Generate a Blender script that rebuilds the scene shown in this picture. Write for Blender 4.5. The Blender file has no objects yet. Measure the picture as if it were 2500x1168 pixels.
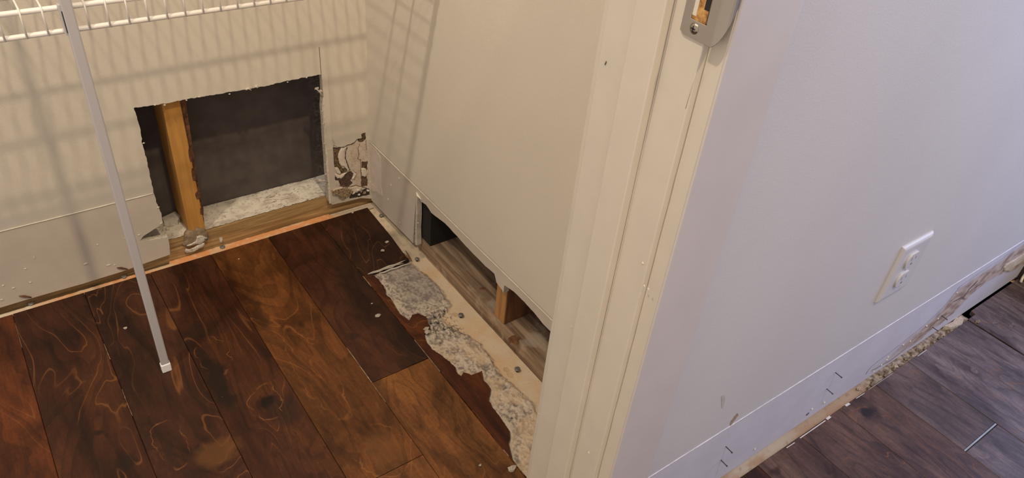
import bpy, bmesh, math, random
from mathutils import Vector, Matrix, noise
from mathutils.geometry import tessellate_polygon

# ------------------------------------------------------------------ camera, world, light
scene = bpy.context.scene
scene.view_settings.view_transform = 'Standard'
scene.view_settings.look = 'None'
scene.view_settings.gamma = 1.0
scene.view_settings.use_curve_mapping = False
scene.view_settings.exposure = 0.0
COL = scene.collection

# world -> camera axes (right, down, forward), metres; floor is z = 0
CR = ((0.81125016, -0.57818298, 0.08704952),
      (-0.29449711, -0.5326668, -0.79343401),
      (0.50511843, 0.61803764, -0.60239924))
CAMZ = 1.05
FPX = 1832.87
cam_data = bpy.data.cameras.new('camera')
cam = bpy.data.objects.new('camera', cam_data)
COL.objects.link(cam)
cam.matrix_world = Matrix(((CR[0][0], -CR[1][0], -CR[2][0], 0),
                           (CR[0][1], -CR[1][1], -CR[2][1], 0),
                           (CR[0][2], -CR[1][2], -CR[2][2], CAMZ),
                           (0, 0, 0, 1)))
cam_data.sensor_width = 36.0
cam_data.lens = FPX / 2500 * 36.0
cam_data.clip_start = 0.02
scene.camera = cam

world = bpy.data.worlds.new('world'); scene.world = world
world.use_nodes = True
# light bounced about the rooms: warm lamplight from the left, cool daylight from the right
_nt = world.node_tree
_tc = _nt.nodes.new('ShaderNodeTexCoord'); _sx = _nt.nodes.new('ShaderNodeSeparateXYZ'); _mr = _nt.nodes.new('ShaderNodeMapRange'); _mx = _nt.nodes.new('ShaderNodeMix')
_mr.interpolation_type = 'SMOOTHSTEP'; _mr.inputs[1].default_value = -0.5; _mr.inputs[2].default_value = 0.75
_mx.data_type = 'RGBA'; _mx.inputs[6].default_value = (1.0, 0.86, 0.735, 1); _mx.inputs[7].default_value = (0.20, 0.24, 0.40, 1)
_nt.links.new(_tc.outputs['Generated'], _sx.inputs[0]); _nt.links.new(_sx.outputs[0], _mr.inputs[0]); _nt.links.new(_mr.outputs[0], _mx.inputs[0])
_nt.links.new(_mx.outputs[2], _nt.nodes['Background'].inputs[0])
_nt.nodes['Background'].inputs[1].default_value = 0.84

def lamp(name, kind, loc, energy, color, size=0.1, target=None, size_y=None):
    d = bpy.data.lights.new(name, kind); o = bpy.data.objects.new(name, d); COL.objects.link(o)
    o.location = loc; d.energy = energy; d.color = color
    if kind == 'AREA':
        d.size = size
        if size_y: d.shape = 'RECTANGLE'; d.size_y = size_y
        else: d.shape = 'DISK'
    else:
        d.shadow_soft_size = size
    if target:
        o.rotation_euler = (Vector(target) - Vector(loc)).to_track_quat('-Z', 'Y').to_euler()
    return o
lamp('room_ceiling_lamp', 'AREA', (0.43, -0.81, 3.50), 58, (1.0, 0.80, 0.56), 0.12, (0.3, 0.9, 0.2))
lamp('closet_ceiling_lamp', 'POINT', (-0.60, 0.60, 2.60), 95, (1.0, 0.86, 0.70), 0.05)
lamp('window_daylight', 'AREA', (2.50, -0.40, 0.95), 24, (0.44, 0.56, 1.0), 1.3, (1.5, -0.30, 0.65), 1.5)

# ------------------------------------------------------------------ pixel (of the 2500 x 1168 photograph) -> point on a real plane
def ray(px, py):
    a, b = (px - 1250) / FPX, (py - 584) / FPX
    return Vector([CR[0][i] * a + CR[1][i] * b + CR[2][i] for i in range(3)])
def atX(px, py, X): d = ray(px, py); t = X / d.x; return Vector((X, d.y * t, CAMZ + d.z * t))
def atY(px, py, Y): d = ray(px, py); t = Y / d.y; return Vector((d.x * t, Y, CAMZ + d.z * t))
def atZ(px, py, Z=0.0): d = ray(px, py); t = (Z - CAMZ) / d.z; return Vector((d.x * t, d.y * t, Z))

# the planes of the place
YA = 1.365      # back wall of the closet, painted face
XB = 0.667      # side wall of the closet, painted face
YC = 0.362      # wall of the room beside the closet door
DW = 0.0127     # drywall thickness
XJ = 0.469      # face of the door jamb
SEAM = 0.1725   # height of the paint line above the missing baseboard
SUB = -0.012    # top of the subfloor

# ------------------------------------------------------------------ node helpers
def mat(name):
    m = bpy.data.materials.new(name); m.use_nodes = True
    nt = m.node_tree
    return m, nt, nt.nodes['Principled BSDF']
class G:
    def __init__(s, nt): s.nt = nt
    def n(s, typ, **kw):
        nd = s.nt.nodes.new(typ)
        for k, v in kw.items():
            if k.startswith('i_'):
                key = k[2:]
                nd.inputs[int(key) if key.isdigit() else key].default_value = v
            else: setattr(nd, k, v)
        return nd
    def l(s, a, b): s.nt.links.new(a, b)
    def val(s, nd, idx, v):
        if hasattr(v, 'is_output'): s.l(v, nd.inputs[idx])
        else: nd.inputs[idx].default_value = v
    def math(s, op, a, b=0.0, c=0.0, clamp=False):
        nd = s.n('ShaderNodeMath', operation=op, use_clamp=clamp)
        s.val(nd, 0, a); s.val(nd, 1, b); s.val(nd, 2, c)
        return nd.outputs[0]
    def mix(s, f, a, b, typ='MIX'):
        nd = s.n('ShaderNodeMix', data_type='RGBA', blend_type=typ)
        s.val(nd, 0, f)
        for i, v in ((6, a), (7, b)):
            if hasattr(v, 'is_output'): s.l(v, nd.inputs[i])
            else: nd.inputs[i].default_value = (*v[:3], 1)
        return nd.outputs[2]
    def noise(s, vec, scale, detail=4, rough=0.5, dist=0.0, out=0):
        nd = s.n('ShaderNodeTexNoise', i_Scale=scale, i_Detail=detail, i_Roughness=rough, i_Distortion=dist)
        if vec is not None: s.l(vec, nd.inputs['Vector'])
        return nd.outputs[out]
    def map(s, vec, scale=(1, 1, 1), loc=(0, 0, 0), rot=(0, 0, 0)):
        nd = s.n('ShaderNodeMapping')
        s.l(vec, nd.inputs[0]); nd.inputs[1].default_value = loc; nd.inputs[2].default_value = rot; nd.inputs[3].default_value = scale
        return nd.outputs[0]
    def step(s, v, a, b):
        nd = s.n('ShaderNodeMapRange', interpolation_type='SMOOTHSTEP')
        s.val(nd, 0, v); nd.inputs[1].default_value = a; nd.inputs[2].default_value = b
        return nd.outputs[0]
    def bump(s, h, strength, dist, bsdf):
        nd = s.n('ShaderNodeBump', i_Strength=strength, i_Distance=dist)
        s.l(h, nd.inputs['Height']); s.l(nd.outputs[0], bsdf.inputs['Normal'])
    def pos(s):
        return s.n('ShaderNodeNewGeometry').outputs['Position']

def srgb(r, g, b):
    f = lambda c: (c / 255 / 12.92) if c / 255 <= 0.04045 else ((c / 255 + 0.055) / 1.055) ** 2.4
    return (f(r), f(g), f(b), 1)

def simple(name, color, rough=0.6, metallic=0.0, nscale=60, namp=0.12, bump=0.0, bdist=0.001, dark=None):
    m, nt, b = mat(name); g = G(nt)
    p = g.n('ShaderNodeTexCoord').outputs['Object']
    f = g.noise(p, nscale, 5, 0.6)
    d = dark if dark else tuple(c * (1 - 2.2 * namp) for c in color[:3])
    c = g.mix(g.step(f, 0.3, 0.7), d, color)
    g.l(c, b.inputs['Base Color']); b.inputs['Roughness'].default_value = rough; b.inputs['Metallic'].default_value = metallic
    if bump: g.bump(f, bump, bdist, b)
    return m

def wall_paint(name, upper, lower, seam=SEAM):
    """rolled wall paint with an unpainted band where the baseboard used to be; reads painted-on damage from the mesh"""
    m, nt, b = mat(name); g = G(nt)
    p = g.pos()
    sep = g.n('ShaderNodeSeparateXYZ'); g.l(p, sep.inputs[0])
    wob = g.noise(p, 18, 3)
    zz = g.math('ADD', sep.outputs[2], g.math('MULTIPLY', g.math('SUBTRACT', wob, 0.5), 0.004))
    f = g.step(zz, seam - 0.0008, seam + 0.0008)
    big = g.noise(p, 5, 4, 0.55)
    up = g.mix(g.step(big, 0.35, 0.65), tuple(c * 0.965 for c in upper[:3]), upper)
    lo = g.mix(g.step(g.noise(p, 14, 5, 0.6), 0.35, 0.7), tuple(c * 0.93 for c in lower[:3]), lower)
    c = g.mix(f, lo, up)
    sc = g.noise(p, 150, 2, 0.5)
    speck = g.math('MULTIPLY', g.step(sc, 0.76, 0.80), g.step(g.noise(p, 9, 2), 0.5, 0.6))
    c = g.mix(g.math('MULTIPLY', speck, 0.25), c, tuple(x * 0.6 for x in upper[:3]))
    at = g.n('ShaderNodeAttribute', attribute_name='damage')
    am = g.n('ShaderNodeAttribute', attribute_name='damage_mix')
    c = g.mix(am.outputs['Fac'], c, at.outputs['Color'])
    g.l(c, b.inputs['Base Color'])
    b.inputs['Roughness'].default_value = 0.62
    h = g.math('ADD', g.noise(p, 420, 3, 0.6), g.math('MULTIPLY', g.noise(p, 60, 2), 0.8))
    g.bump(h, 0.22, 0.0012, b)
    return m

def wood_raw(name, col, dark, scale=(3, 60, 60), rough=0.75, dust=None):
    m, nt, b = mat(name); g = G(nt)
    p = g.n('ShaderNodeTexCoord').outputs['Object']
    q = g.map(p, scale)
    w = g.noise(q, 1.0, 6, 0.6, 1.2)
    c = g.mix(g.step(w, 0.34, 0.66), dark, col)
    fine = g.noise(g.map(p, tuple(s * 5 for s in scale)), 1.0, 3, 0.6)
    c = g.mix(g.math('MULTIPLY', g.step(fine, 0.45, 0.75), 0.45), c, dark)
    if dust:
        df = g.noise(p, dust[1], 6, 0.65)
        c = g.mix(g.math('MULTIPLY', g.step(df, dust[2], dust[2] + 0.12), dust[3]), c, dust[0])
    g.l(c, b.inputs['Base Color']); b.inputs['Roughness'].default_value = rough
    g.bump(w, 0.5, 0.002, b)
    return m

# ------------------------------------------------------------------ materials
PAINT = (0.60, 0.55, 0.46)
M_wall_closet = wall_paint('closet wall paint', (0.625, 0.57, 0.475), (0.54, 0.475, 0.40))
M_wall_room = wall_paint('room wall paint', (0.535, 0.52, 0.515), (0.55, 0.54, 0.60))
M_trim = simple('trim paint', (0.61, 0.555, 0.47), 0.36, nscale=25, namp=0.02, bump=0.08, bdist=0.0006)
M_casing = simple('casing paint', (0.55, 0.505, 0.485), 0.40, nscale=18, namp=0.02, bump=0.08, bdist=0.0006)
M_gyp = simple('gypsum', (0.66, 0.60, 0.50), 0.9, nscale=220, namp=0.22, bump=0.8, bdist=0.0015)
M_paper = simple('torn drywall paper', (0.60, 0.535, 0.44), 0.85, nscale=90, namp=0.10, bump=0.4, bdist=0.001)
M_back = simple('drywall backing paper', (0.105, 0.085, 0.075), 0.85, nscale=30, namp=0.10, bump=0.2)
def back_board():
    m, nt, b = mat('backing paper with dust'); g = G(nt); p = g.pos()
    sep = g.n('ShaderNodeSeparateXYZ'); g.l(p, sep.inputs[0])
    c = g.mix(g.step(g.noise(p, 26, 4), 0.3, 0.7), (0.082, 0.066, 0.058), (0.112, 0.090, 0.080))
    d = g.math('ABSOLUTE', g.math('SUBTRACT', g.math('ADD', sep.outputs[0], g.math('MULTIPLY', g.noise(p, 20, 2), 0.02)), 0.600))
    f = g.math('MULTIPLY', g.math('SUBTRACT', 1.0, g.step(d, 0.0, 0.022)), g.step(g.noise(p, 160, 5, 0.75), 0.44, 0.66))
    c = g.mix(g.math('MULTIPLY', f, 0.55), c, (0.36, 0.29, 0.24))
    sp = g.step(g.noise(p, 240, 2), 0.74, 0.78)
    c = g.mix(g.math('MULTIPLY', sp, 0.6), c, (0.32, 0.27, 0.22))
    g.l(c, b.inputs['Base Color']); b.inputs['Roughness'].default_value = 0.85
    return m
M_backA = back_board()
M_stud = wood_raw('stud wood', (0.50, 0.245, 0.055), (0.40, 0.18, 0.035), (60, 60, 2.5))
M_stud_edge = simple('dark rough stud edge', (0.16, 0.06, 0.02), 0.85, nscale=90, namp=0.35, bump=0.7)
M_plate_face = wood_raw('sill plate face', (0.46, 0.30, 0.13), (0.22, 0.125, 0.045), (4, 70, 70))
M_plate_dust = simple('dusty plate top', (0.66, 0.60, 0.50), 0.95, nscale=70, namp=0.16, bump=0.9, bdist=0.003)
M_plate_side = wood_raw('weathered sill plate', (0.36, 0.25, 0.155), (0.12, 0.07, 0.04), (38, 2.2, 38), 0.75, ((0.50, 0.42, 0.33), 14, 0.55, 0.40))
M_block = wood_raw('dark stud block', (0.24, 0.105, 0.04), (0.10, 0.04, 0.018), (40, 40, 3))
M_block_front = wood_raw('lamplit stud face', (0.44, 0.23, 0.08), (0.30, 0.14, 0.045), (40, 40, 3))
M_cavity_shade = simple('cavity shade black', (0.012, 0.009, 0.007), 0.9, nscale=30)  # near-black colour holds the deep shade of the side wall cavity
M_sub = simple('subfloor', (0.58, 0.40, 0.23), 0.9, nscale=55, namp=0.12, bump=0.5)
M_white = simple('white enamelled steel', (0.80, 0.76, 0.70), 0.28, nscale=8, namp=0.01)
M_pole = simple('white pole in shade grey', (0.46, 0.44, 0.44), 0.38, nscale=8, namp=0.01)  # grey base colour puts the shade from above into a white pole
M_plastic = simple('white plastic', (0.84, 0.83, 0.82), 0.32, nscale=6, namp=0.01)
M_cover = simple('outlet plastic', (0.56, 0.555, 0.575), 0.30, nscale=6, namp=0.01)
M_slot = simple('dark slot', (0.02, 0.018, 0.016), 0.8)
M_slot2 = simple('outlet slot', (0.22, 0.20, 0.19), 0.7)
M_nail = simple('galvanised nail head', (0.27, 0.27, 0.25), 0.5, 0.5, nscale=300, namp=0.25)
M_pin = simple('finish nail', (0.10, 0.085, 0.08), 0.5, 0.6)
M_nickel = simple('satin nickel', (0.46, 0.41, 0.36), 0.36, 1.0, nscale=12, namp=0.06)
M_screw = simple('screw steel', (0.40, 0.35, 0.30), 0.28, 1.0, nscale=50, namp=0.05)
M_rust = simple('raw wood in the latch hole', (0.62, 0.36, 0.12), 0.9, nscale=140, namp=0.35, bump=0.6, dark=(0.22, 0.08, 0.02))
M_frame = simple('dark door frame', (0.045, 0.032, 0.030), 0.5, nscale=20)
M_crumb = simple('plaster crumb', (0.55, 0.47, 0.38), 0.95, nscale=300, namp=0.2, bump=0.8)
M_crumb_brown = simple('tan plaster crumb', (0.26, 0.20, 0.145), 0.95, nscale=300, namp=0.25, bump=0.8)

# flat colour-from-mesh material for torn and crumbled surfaces
def damaged(name, rough=0.92, bump=0.7):
    m, nt, b = mat(name); g = G(nt)
    at = g.n('ShaderNodeAttribute', attribute_name='damage')
    p = g.pos()
    f = g.noise(p, 700, 4, 0.65)
    c = g.mix(g.math('MULTIPLY', g.step(f, 0.35, 0.7), 0.35), at.outputs['Color'], (0.9, 0.85, 0.75), 'MULTIPLY')
    g.l(c, b.inputs['Base Color']); b.inputs['Roughness'].default_value = rough
    g.bump(f, bump, 0.001, b)
    return m
M_damage = damaged('torn flooring and glue')

def plank_material():
    m, nt, b = mat('stained birch plank'); g = G(nt)
    uv = g.n('ShaderNodeUVMap', uv_map='UVMap').outputs[0]
    tone = g.n('ShaderNodeAttribute', attribute_name='tone').outputs['Color']
    p = g.pos()
    big = g.noise(g.map(uv, (1.0, 0.40, 1)), 11, 5, 0.62, 0.5)
    warp = g.noise(g.map(uv, (1.0, 0.30, 1)), 8.5, 3.2, 0.42, 0.9)
    # thin light growth-ring contour lines
    fr = g.math('FRACT', g.math('MULTIPLY', warp, 11.0))
    line = g.math('SUBTRACT', 1.0, g.step(g.math('ABSOLUTE', g.math('SUBTRACT', fr, 0.5)), 0.0, 0.055))
    where = g.step(g.noise(g.map(uv, (1, .6, 1)), 6, 2, 0.5), 0.46, 0.60)
    line = g.math('MULTIPLY', line, where)
    edge = g.math('MULTIPLY', g.step(fr, 0.5, 1.0), 0.30)
    c = g.mix(g.step(big, 0.30, 0.70), (0.50, 0.46, 0.46), (1.50, 1.55, 1.5))
    c = g.mix(1.0, tone, c, 'MULTIPLY')
    c = g.mix(edge, c, (0.0, 0.0, 0.0))
    fine = g.noise(g.map(uv, (6.0, 0.55, 1)), 48, 5, 0.7, 0.3)
    streak = g.noise(g.map(uv, (1.0, 0.07, 1)), 75, 4, 0.6, 0.4)
    c = g.mix(g.math('MULTIPLY', g.step(streak, 0.40, 0.66), 0.42), c, (1.55, 1.45, 1.35), 'MULTIPLY')
    c = g.mix(g.math('MULTIPLY', g.step(fine, 0.35, 0.70), 0.55), c, (0.55, 0.48, 0.42), 'MULTIPLY')
    mott = g.noise(p, 150, 5, 0.7)
    c = g.mix(g.math('MULTIPLY', g.step(mott, 0.42, 0.64), 0.40), c, (1.6, 1.5, 1.35), 'MULTIPLY')
    c = g.mix(g.math('MULTIPLY', line, 0.55), c, (0.20, 0.078, 0.022))
    # knots, dark streaks and pale figures: (x, y, rx, ry, colour, strength)
    sep = g.n('ShaderNodeSeparateXYZ'); g.l(p, sep.inputs[0])
    wx = g.math('MULTIPLY', g.math('SUBTRACT', g.noise(p, 30, 4), 0.5), 0.040)
    wy = g.math('MULTIPLY', g.math('SUBTRACT', g.noise(g.map(p, (1, 1, 1), (3, 5, 1)), 22, 3), 0.5), 0.045)
    X = g.math('ADD', sep.outputs[0], wx); Y = g.math('ADD', sep.outputs[1], wy)
    K = [(0.176, 1.00, 0.019, 0.095, (0.010, 0.005, 0.003), 0.9), (0.231, 0.902, 0.017, 0.020, (0.006, 0.003, 0.002), 0.95),
         (0.250, 0.870, 0.030, 0.045, (0.014, 0.007, 0.005), 0.65), (0.106, 0.862, 0.009, 0.013, (0.003, 0.002, 0.001), 1.0),
         (0.125, 0.845, 0.045, 0.030, (0.17, 0.07, 0.02), 0.40), (0.20, 1.13, 0.05, 0.03, (0.014, 0.007, 0.004), 0.5),
         (0.30, 1.12, 0.010, 0.07, (0.014, 0.006, 0.003), 0.55),
         (0.430, 0.97, 0.010, 0.012, (0.02, 0.009, 0.005), 0.8), (0.505, 0.90, 0.03, 0.05, (0.010, 0.005, 0.003), 0.6),
         (0.354, 0.71, 0.035, 0.045, (0.17, 0.072, 0.02), 0.35), (1.160, 0.305, 0.022, 0.018, (0.010, 0.008, 0.008), 0.9),
         (0.895, 0.325, 0.012, 0.012, (0.03, 0.012, 0.008), 0.8),
         (-0.02, 0.985, 0.009, 0.009, (0.008, 0.004, 0.002), 0.8), (0.0, 0.90, 0.014, 0.018, (0.012, 0.005, 0.003), 0.7),
         (0.065, 0.89, 0.010, 0.02, (0.02, 0.008, 0.005), 0.6)]
    for kx, ky, rx, ry, col, st in K:
        dx = g.math('MULTIPLY', g.math('SUBTRACT', X, kx), 1 / rx); dy = g.math('MULTIPLY', g.math('SUBTRACT', Y, ky), 1 / ry)
        d = g.math('SQRT', g.math('ADD', g.math('MULTIPLY', dx, dx), g.math('MULTIPLY', dy, dy)))
        f = g.math('SUBTRACT', 1.0, g.step(d, 0.45, 1.15))
        c = g.mix(g.math('MULTIPLY', f, st), c, col)
    # light rings round the two main knots and the pale figure
    for kx, ky, rx, ry in ((0.231, 0.905, 0.027, 0.042), (0.354, 0.71, 0.040, 0.055), (0.33, 0.93, 0.030, 0.13), (0.07, 0.90, 0.022, 0.055), (0.19, 1.06, 0.028, 0.055)):
        dx = g.math('MULTIPLY', g.math('SUBTRACT', X, kx), 1 / rx); dy = g.math('MULTIPLY', g.math('SUBTRACT', Y, ky), 1 / ry)
        d = g.math('SQRT', g.math('ADD', g.math('MULTIPLY', dx, dx), g.math('MULTIPLY', dy, dy)))
        f = g.math('SUBTRACT', 1.0, g.step(g.math('ABSOLUTE', g.math('SUBTRACT', d, 1.0)), 0.0, 0.055))
        f = g.math('MULTIPLY', f, g.step(g.noise(p, 30, 2), 0.40, 0.60))
        c = g.mix(g.math('MULTIPLY', f, 0.5), c, (0.24, 0.10, 0.03))
    # plaster dust
    ds = g.noise(p, 420, 2, 0.5)
    dust = g.math('MULTIPLY', g.step(ds, 0.765, 0.79), 0.55)
    c = g.mix(dust, c, (0.45, 0.36, 0.26))
    g.l(c, b.inputs['Base Color'])
    r = g.math('ADD', 0.36, g.math('MULTIPLY', g.step(fine, 0.3, 0.7), 0.14))
    g.l(r, b.inputs['Roughness'])
    b.inputs['Specular IOR Level'].default_value = 0.26
    g.bump(g.math('ADD', fine, g.math('MULTIPLY', line, 0.3)), 0.10, 0.0008, b)
    return m
M_plank = plank_material()

# ------------------------------------------------------------------ mesh helpers
def link(name, me, parent=None, mats=()):
    o = bpy.data.objects.new(name, me); COL.objects.link(o)
    for m in mats: me.materials.append(m)
    if parent is not None: o.parent = parent
    return o
def pym(name, verts, faces, mats, parent=None, smooth=False, fm=None):
    me = bpy.data.meshes.new(name)
    me.from_pydata([tuple(v) for v in verts], [], faces)
    if fm:
        for p, i in zip(me.polygons, fm): p.material_index = i
    if smooth:
        for p in me.polygons: p.use_smooth = True
    me.update()
    return link(name, me, parent, mats)
def fix(bm):
    bmesh.ops.recalc_face_normals(bm, faces=bm.faces)
def box(name, x0, x1, y0, y1, z0, z1, m, parent=None, bevel=0.0, seg=2):
    bm = bmesh.new()
    bmesh.ops.create_cube(bm, size=1.0)
    for v in bm.verts:
        v.co = Vector(((x0 + x1) / 2 + v.co.x * (x1 - x0), (y0 + y1) / 2 + v.co.y * (y1 - y0), (z0 + z1) / 2 + v.co.z * (z1 - z0)))
    if bevel: bmesh.ops.bevel(bm, geom=bm.edges[:], offset=bevel, segments=seg, affect='EDGES', profile=0.5)
    me = bpy.data.meshes.new(name); bm.to_mesh(me); bm.free()
    return link(name, me, parent, (m,))
def prism(name, pts, nrm, depth, mats, parent=None):
    """pts: closed outline of 3D points in one plane; extruded by depth along nrm; side faces take the 2nd material"""
    n = len(pts); nrm = Vector(nrm)
    tris = tessellate_polygon([[Vector(p) for p in pts]])
    v = [Vector(p) for p in pts] + [Vector(p) + nrm * depth for p in pts]
    faces = [tuple(t) for t in tris] + [tuple(i + n for i in reversed(t)) for t in tris]
    fm = [0] * len(faces)
    for i in range(n):
        j = (i + 1) % n
        faces.append((i, j, j + n, i + n)); fm.append(1 if len(mats) > 1 else 0)
    me = bpy.data.meshes.new(name); me.from_pydata([tuple(a) for a in v], [], faces)
    for p, i in zip(me.polygons, fm): p.material_index = i
    bm = bmesh.new(); bm.from_mesh(me); fix(bm); bm.to_mesh(me); bm.free()
    return link(name, me, parent, mats)
def jag(pts, step, amp, seed, axes, closed=True, skip=()):
    """subdivide an outline and roughen it in the two given axes; segments listed in skip stay straight"""
    out = []; n = len(pts)
    for i in range(n if closed else n - 1):
        a, b = Vector(pts[i]), Vector(pts[(i + 1) % n])
        L = (b - a).length; k = 1 if i in skip else max(1, int(L / step))
        for j in range(k):
            p = a.lerp(b, j / k)
            if i not in skip:
                for ax in axes:
                    q = p * 130 + Vector((seed, ax * 7.3, seed * 1.7))
                    p[ax] += amp * (noise.noise(q) + 0.6 * noise.noise(q * 2.7))
            out.append(p)
    return out
def tube(name, pts, r, m, parent=None, n=8, caps=True):
    vs = []; fs = []
    pts = [Vector(p) for p in pts]
    up = None
    for i, p in enumerate(pts):
        d = (pts[min(i + 1, len(pts) - 1)] - pts[max(i - 1, 0)]).normalized()
        if up is None: up = d.orthogonal().normalized()
        s = d.cross(up).normalized(); up = s.cross(d).normalized()
        rr = r[i] if isinstance(r, (list, tuple)) else r
        for k in range(n):
            a = 2 * math.pi * k / n
            vs.append(p + (up * math.cos(a) + s * math.sin(a)) * rr)
    for i in range(len(pts) - 1):
        for k in range(n):
            fs.append((i * n + k, i * n + (k + 1) % n, (i + 1) * n + (k + 1) % n, (i + 1) * n + k))
    if caps:
        fs.append(tuple(reversed(range(n)))); fs.append(tuple((len(pts) - 1) * n + k for k in range(n)))
    return pym(name, vs, fs, (m,), parent, True)
def lump(name, c, rx, ry, rz, seed, m, parent=None, rough=0.35, sub=3, flat=None):
    bm = bmesh.new(); bmesh.ops.create_icosphere(bm, subdivisions=sub, radius=1.0)
    for v in bm.verts:
        q = v.co * 1.3 + Vector((seed * 3.1, seed, 0))
        k = 1 + rough * noise.noise(q) + rough * 0.6 * noise.noise(q * 3)
        v.co = Vector((v.co.x * rx * k, v.co.y * ry * k, max(v.co.z * k, -0.55) * rz))
    me = bpy.data.meshes.new(name); bm.to_mesh(me); bm.free()
    o = link(name, me, parent, (m,)); o.location = Vector(c) + Vector((0, 0, rz * 0.5))
    return o
def inside(p, poly):
    x, y = p; r = False; j = len(poly) - 1
    for i in range(len(poly)):
        xi, yi = poly[i]; xj, yj = poly[j]
        if (yi > y) != (yj > y) and x < (xj - xi) * (y - yi) / (yj - yi) + xi: r = not r
        j = i
    return r
def seg_dist(p, line):
    best = 9
    for a, b in zip(line, line[1:]):
        ax, ay = a; bx, by = b; dx, dy = bx - ax, by - ay; L = dx * dx + dy * dy
        t = 0 if L == 0 else max(0, min(1, ((p[0] - ax) * dx + (p[1] - ay) * dy) / L))
        best = min(best, math.hypot(p[0] - ax - t * dx, p[1] - ay - t * dy))
    return best
def sheet(name, u0, u1, v0, v1, step, place, shade, mats, parent=None):
    """fine grid; shade(u, v) -> (keep, colour rgba, height); place(u, v, h) -> point"""
    nu = int((u1 - u0) / step) + 1; nv = int((v1 - v0) / step) + 1
    idx = {}; vs = []; cs = []
    for j in range(nv):
        for i in range(nu):
            u, v = u0 + i * step, v0 + j * step
            k, c, h = shade(u, v)
            if k: idx[(i, j)] = len(vs); vs.append(place(u, v, h)); cs.append(c)
    fs = []
    for j in range(nv - 1):
        for i in range(nu - 1):
            q = [(i, j), (i + 1, j), (i + 1, j + 1), (i, j + 1)]
            q = [idx[a] for a in q if a in idx]
            if len(q) >= 3: fs.append(tuple(q))
    me = bpy.data.meshes.new(name); me.from_pydata([tuple(v) for v in vs], [], fs)
    me.color_attributes.new('damage', 'FLOAT_COLOR', 'POINT'); me.attributes.new('damage_mix', 'FLOAT', 'POINT')
    me.attributes['damage'].data.foreach_set('color', [a for c in cs for a in (*c[:3], 1)])
    me.attributes['damage_mix'].data.foreach_set('value', [c[3] for c in cs])
    for p in me.polygons: p.use_smooth = True
    return link(name, me, parent, mats)
def fbm(x, y, s, seed=0.0, o=4):
    v = 0; a = 1; t = 0
    for i in range(o):
        v += a * noise.noise(Vector((x * s, y * s, seed + i * 3.7))); t += a; a *= 0.55; s *= 2.1
    return v / t
def sst(x, a, b):
    t = max(0, min(1, (x - a) / (b - a))); return t * t * (3 - 2 * t)
def lerp3(a, b, t): return tuple(a[i] + (b[i] - a[i]) * t for i in range(3))

def structure(o): o['kind'] = 'structure'; return o
def thing(o, label, cat, group=None):
    o['label'] = label; o['category'] = cat
    if group: o['group'] = group
    return o
def empty(name, loc):
    o = bpy.data.objects.new(name, None); COL.objects.link(o); o.location = loc; o.empty_display_size = 0.05
    return o
def settle(root, children):
    """keep world placement of children built in world coordinates under an Empty away from the origin"""
    for c in children:
        c.parent = root; c.matrix_parent_inverse = Matrix.Translation(root.location).inverted()

# ================================================================== FLOOR: planks
SE = [-0.585, -0.4615, -0.338, -0.2145, -0.091, 0.032, 0.1555, 0.279, 0.405, 0.525, 0.6435, 0.762, 0.8805, 0.999, 1.1175, 1.236, 1.3545, 1.475, 1.5955, 1.714, 1.8325, 1.951]
TONE = {'red': (0.068, 0.019, 0.006), 'dark': (0.036, 0.0125, 0.0055), 'mid': (0.040, 0.013, 0.005), 'warm': (0.088, 0.032, 0.009), 'light': (0.118, 0.047, 0.014), 'room': (0.080, 0.046, 0.038), 'room_daylit': (0.105, 0.085, 0.098), 'room_half_lit': (0.088, 0.064, 0.066)}  # bluish room tones hold the window daylight in the plank colour
# torn edge of the last plank, as seen from the near side (pixel trace laid on the floor)
torn_px = [(907, 668), (925, 683), (943, 708), (941, 717), (953, 727), (966, 748), (978, 768), (1000, 782), (1006, 769), (1022, 765), (1040, 774), (1046, 788), (1052, 803), (1036, 812), (1040, 832), (1056, 853), (1078, 868), (1098, 884), (1112, 896), (1118, 914), (1126, 918), (1131, 908), (1150, 916), (1176, 905), (1181, 928), (1200, 950), (1193, 975), (1207, 1000), (1231, 1030), (1246, 1054), (1243, 1085), (1251, 1120), (1262, 1140), (1290, 1168), (1330, 1215)]
torn = [(atZ(x, y).x, atZ(x, y).y) for x, y in torn_px]
yend = YC + 0.02
pieces = []   # (outline [(x, y)], tone)
YAe = 1.3485
def rect(x0, x1, y0, y1): return [(x0, y0), (x1, y0), (x1, y1), (x0, y1)]
pieces += [(rect(SE[0], SE[1], -0.2, YAe), 'mid'), (rect(SE[1], SE[2], -0.2, YAe), 'warm'), (rect(SE[2], SE[3], -0.2, YAe), 'mid'),
           (rect(SE[3], SE[4], 0.2, YAe), 'red'),
           (rect(SE[4], SE[5], 0.2, YAe), 'mid'), (rect(SE[5], SE[6], 0.2, YAe), 'dark'),
           (rect(SE[6], SE[7], 0.2, YAe), 'mid'),
           (rect(SE[7], SE[8], 0.667, YAe), 'warm'), (rect(SE[7], SE[8], -0.2, 0.6665), 'light'),
           (rect(SE[8], SE[9], 0.851, YAe), 'dark'), (rect(SE[8], SE[9], 0.2, 0.8505), 'light'),
           ([(SE[9], 1.126), (SE[9] + 0.018, 1.126), (0.6375, 1.127), (0.6372, 1.145), (0.6435, 1.22), (0.648, YAe), (SE[9], YAe)], 'dark')]
strip = [(SE[9], 0.30)] + [(SE[9] + 0.118, 0.30)] + list(reversed([q for q in torn])) + [(SE[9], 1.1255)]
pieces.append((strip, 'red'))
for i in range(3, 9):
    if i not in (7,): pieces.append((rect(SE[i], SE[i + 1], -0.4, 0.1995), 'mid'))
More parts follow.
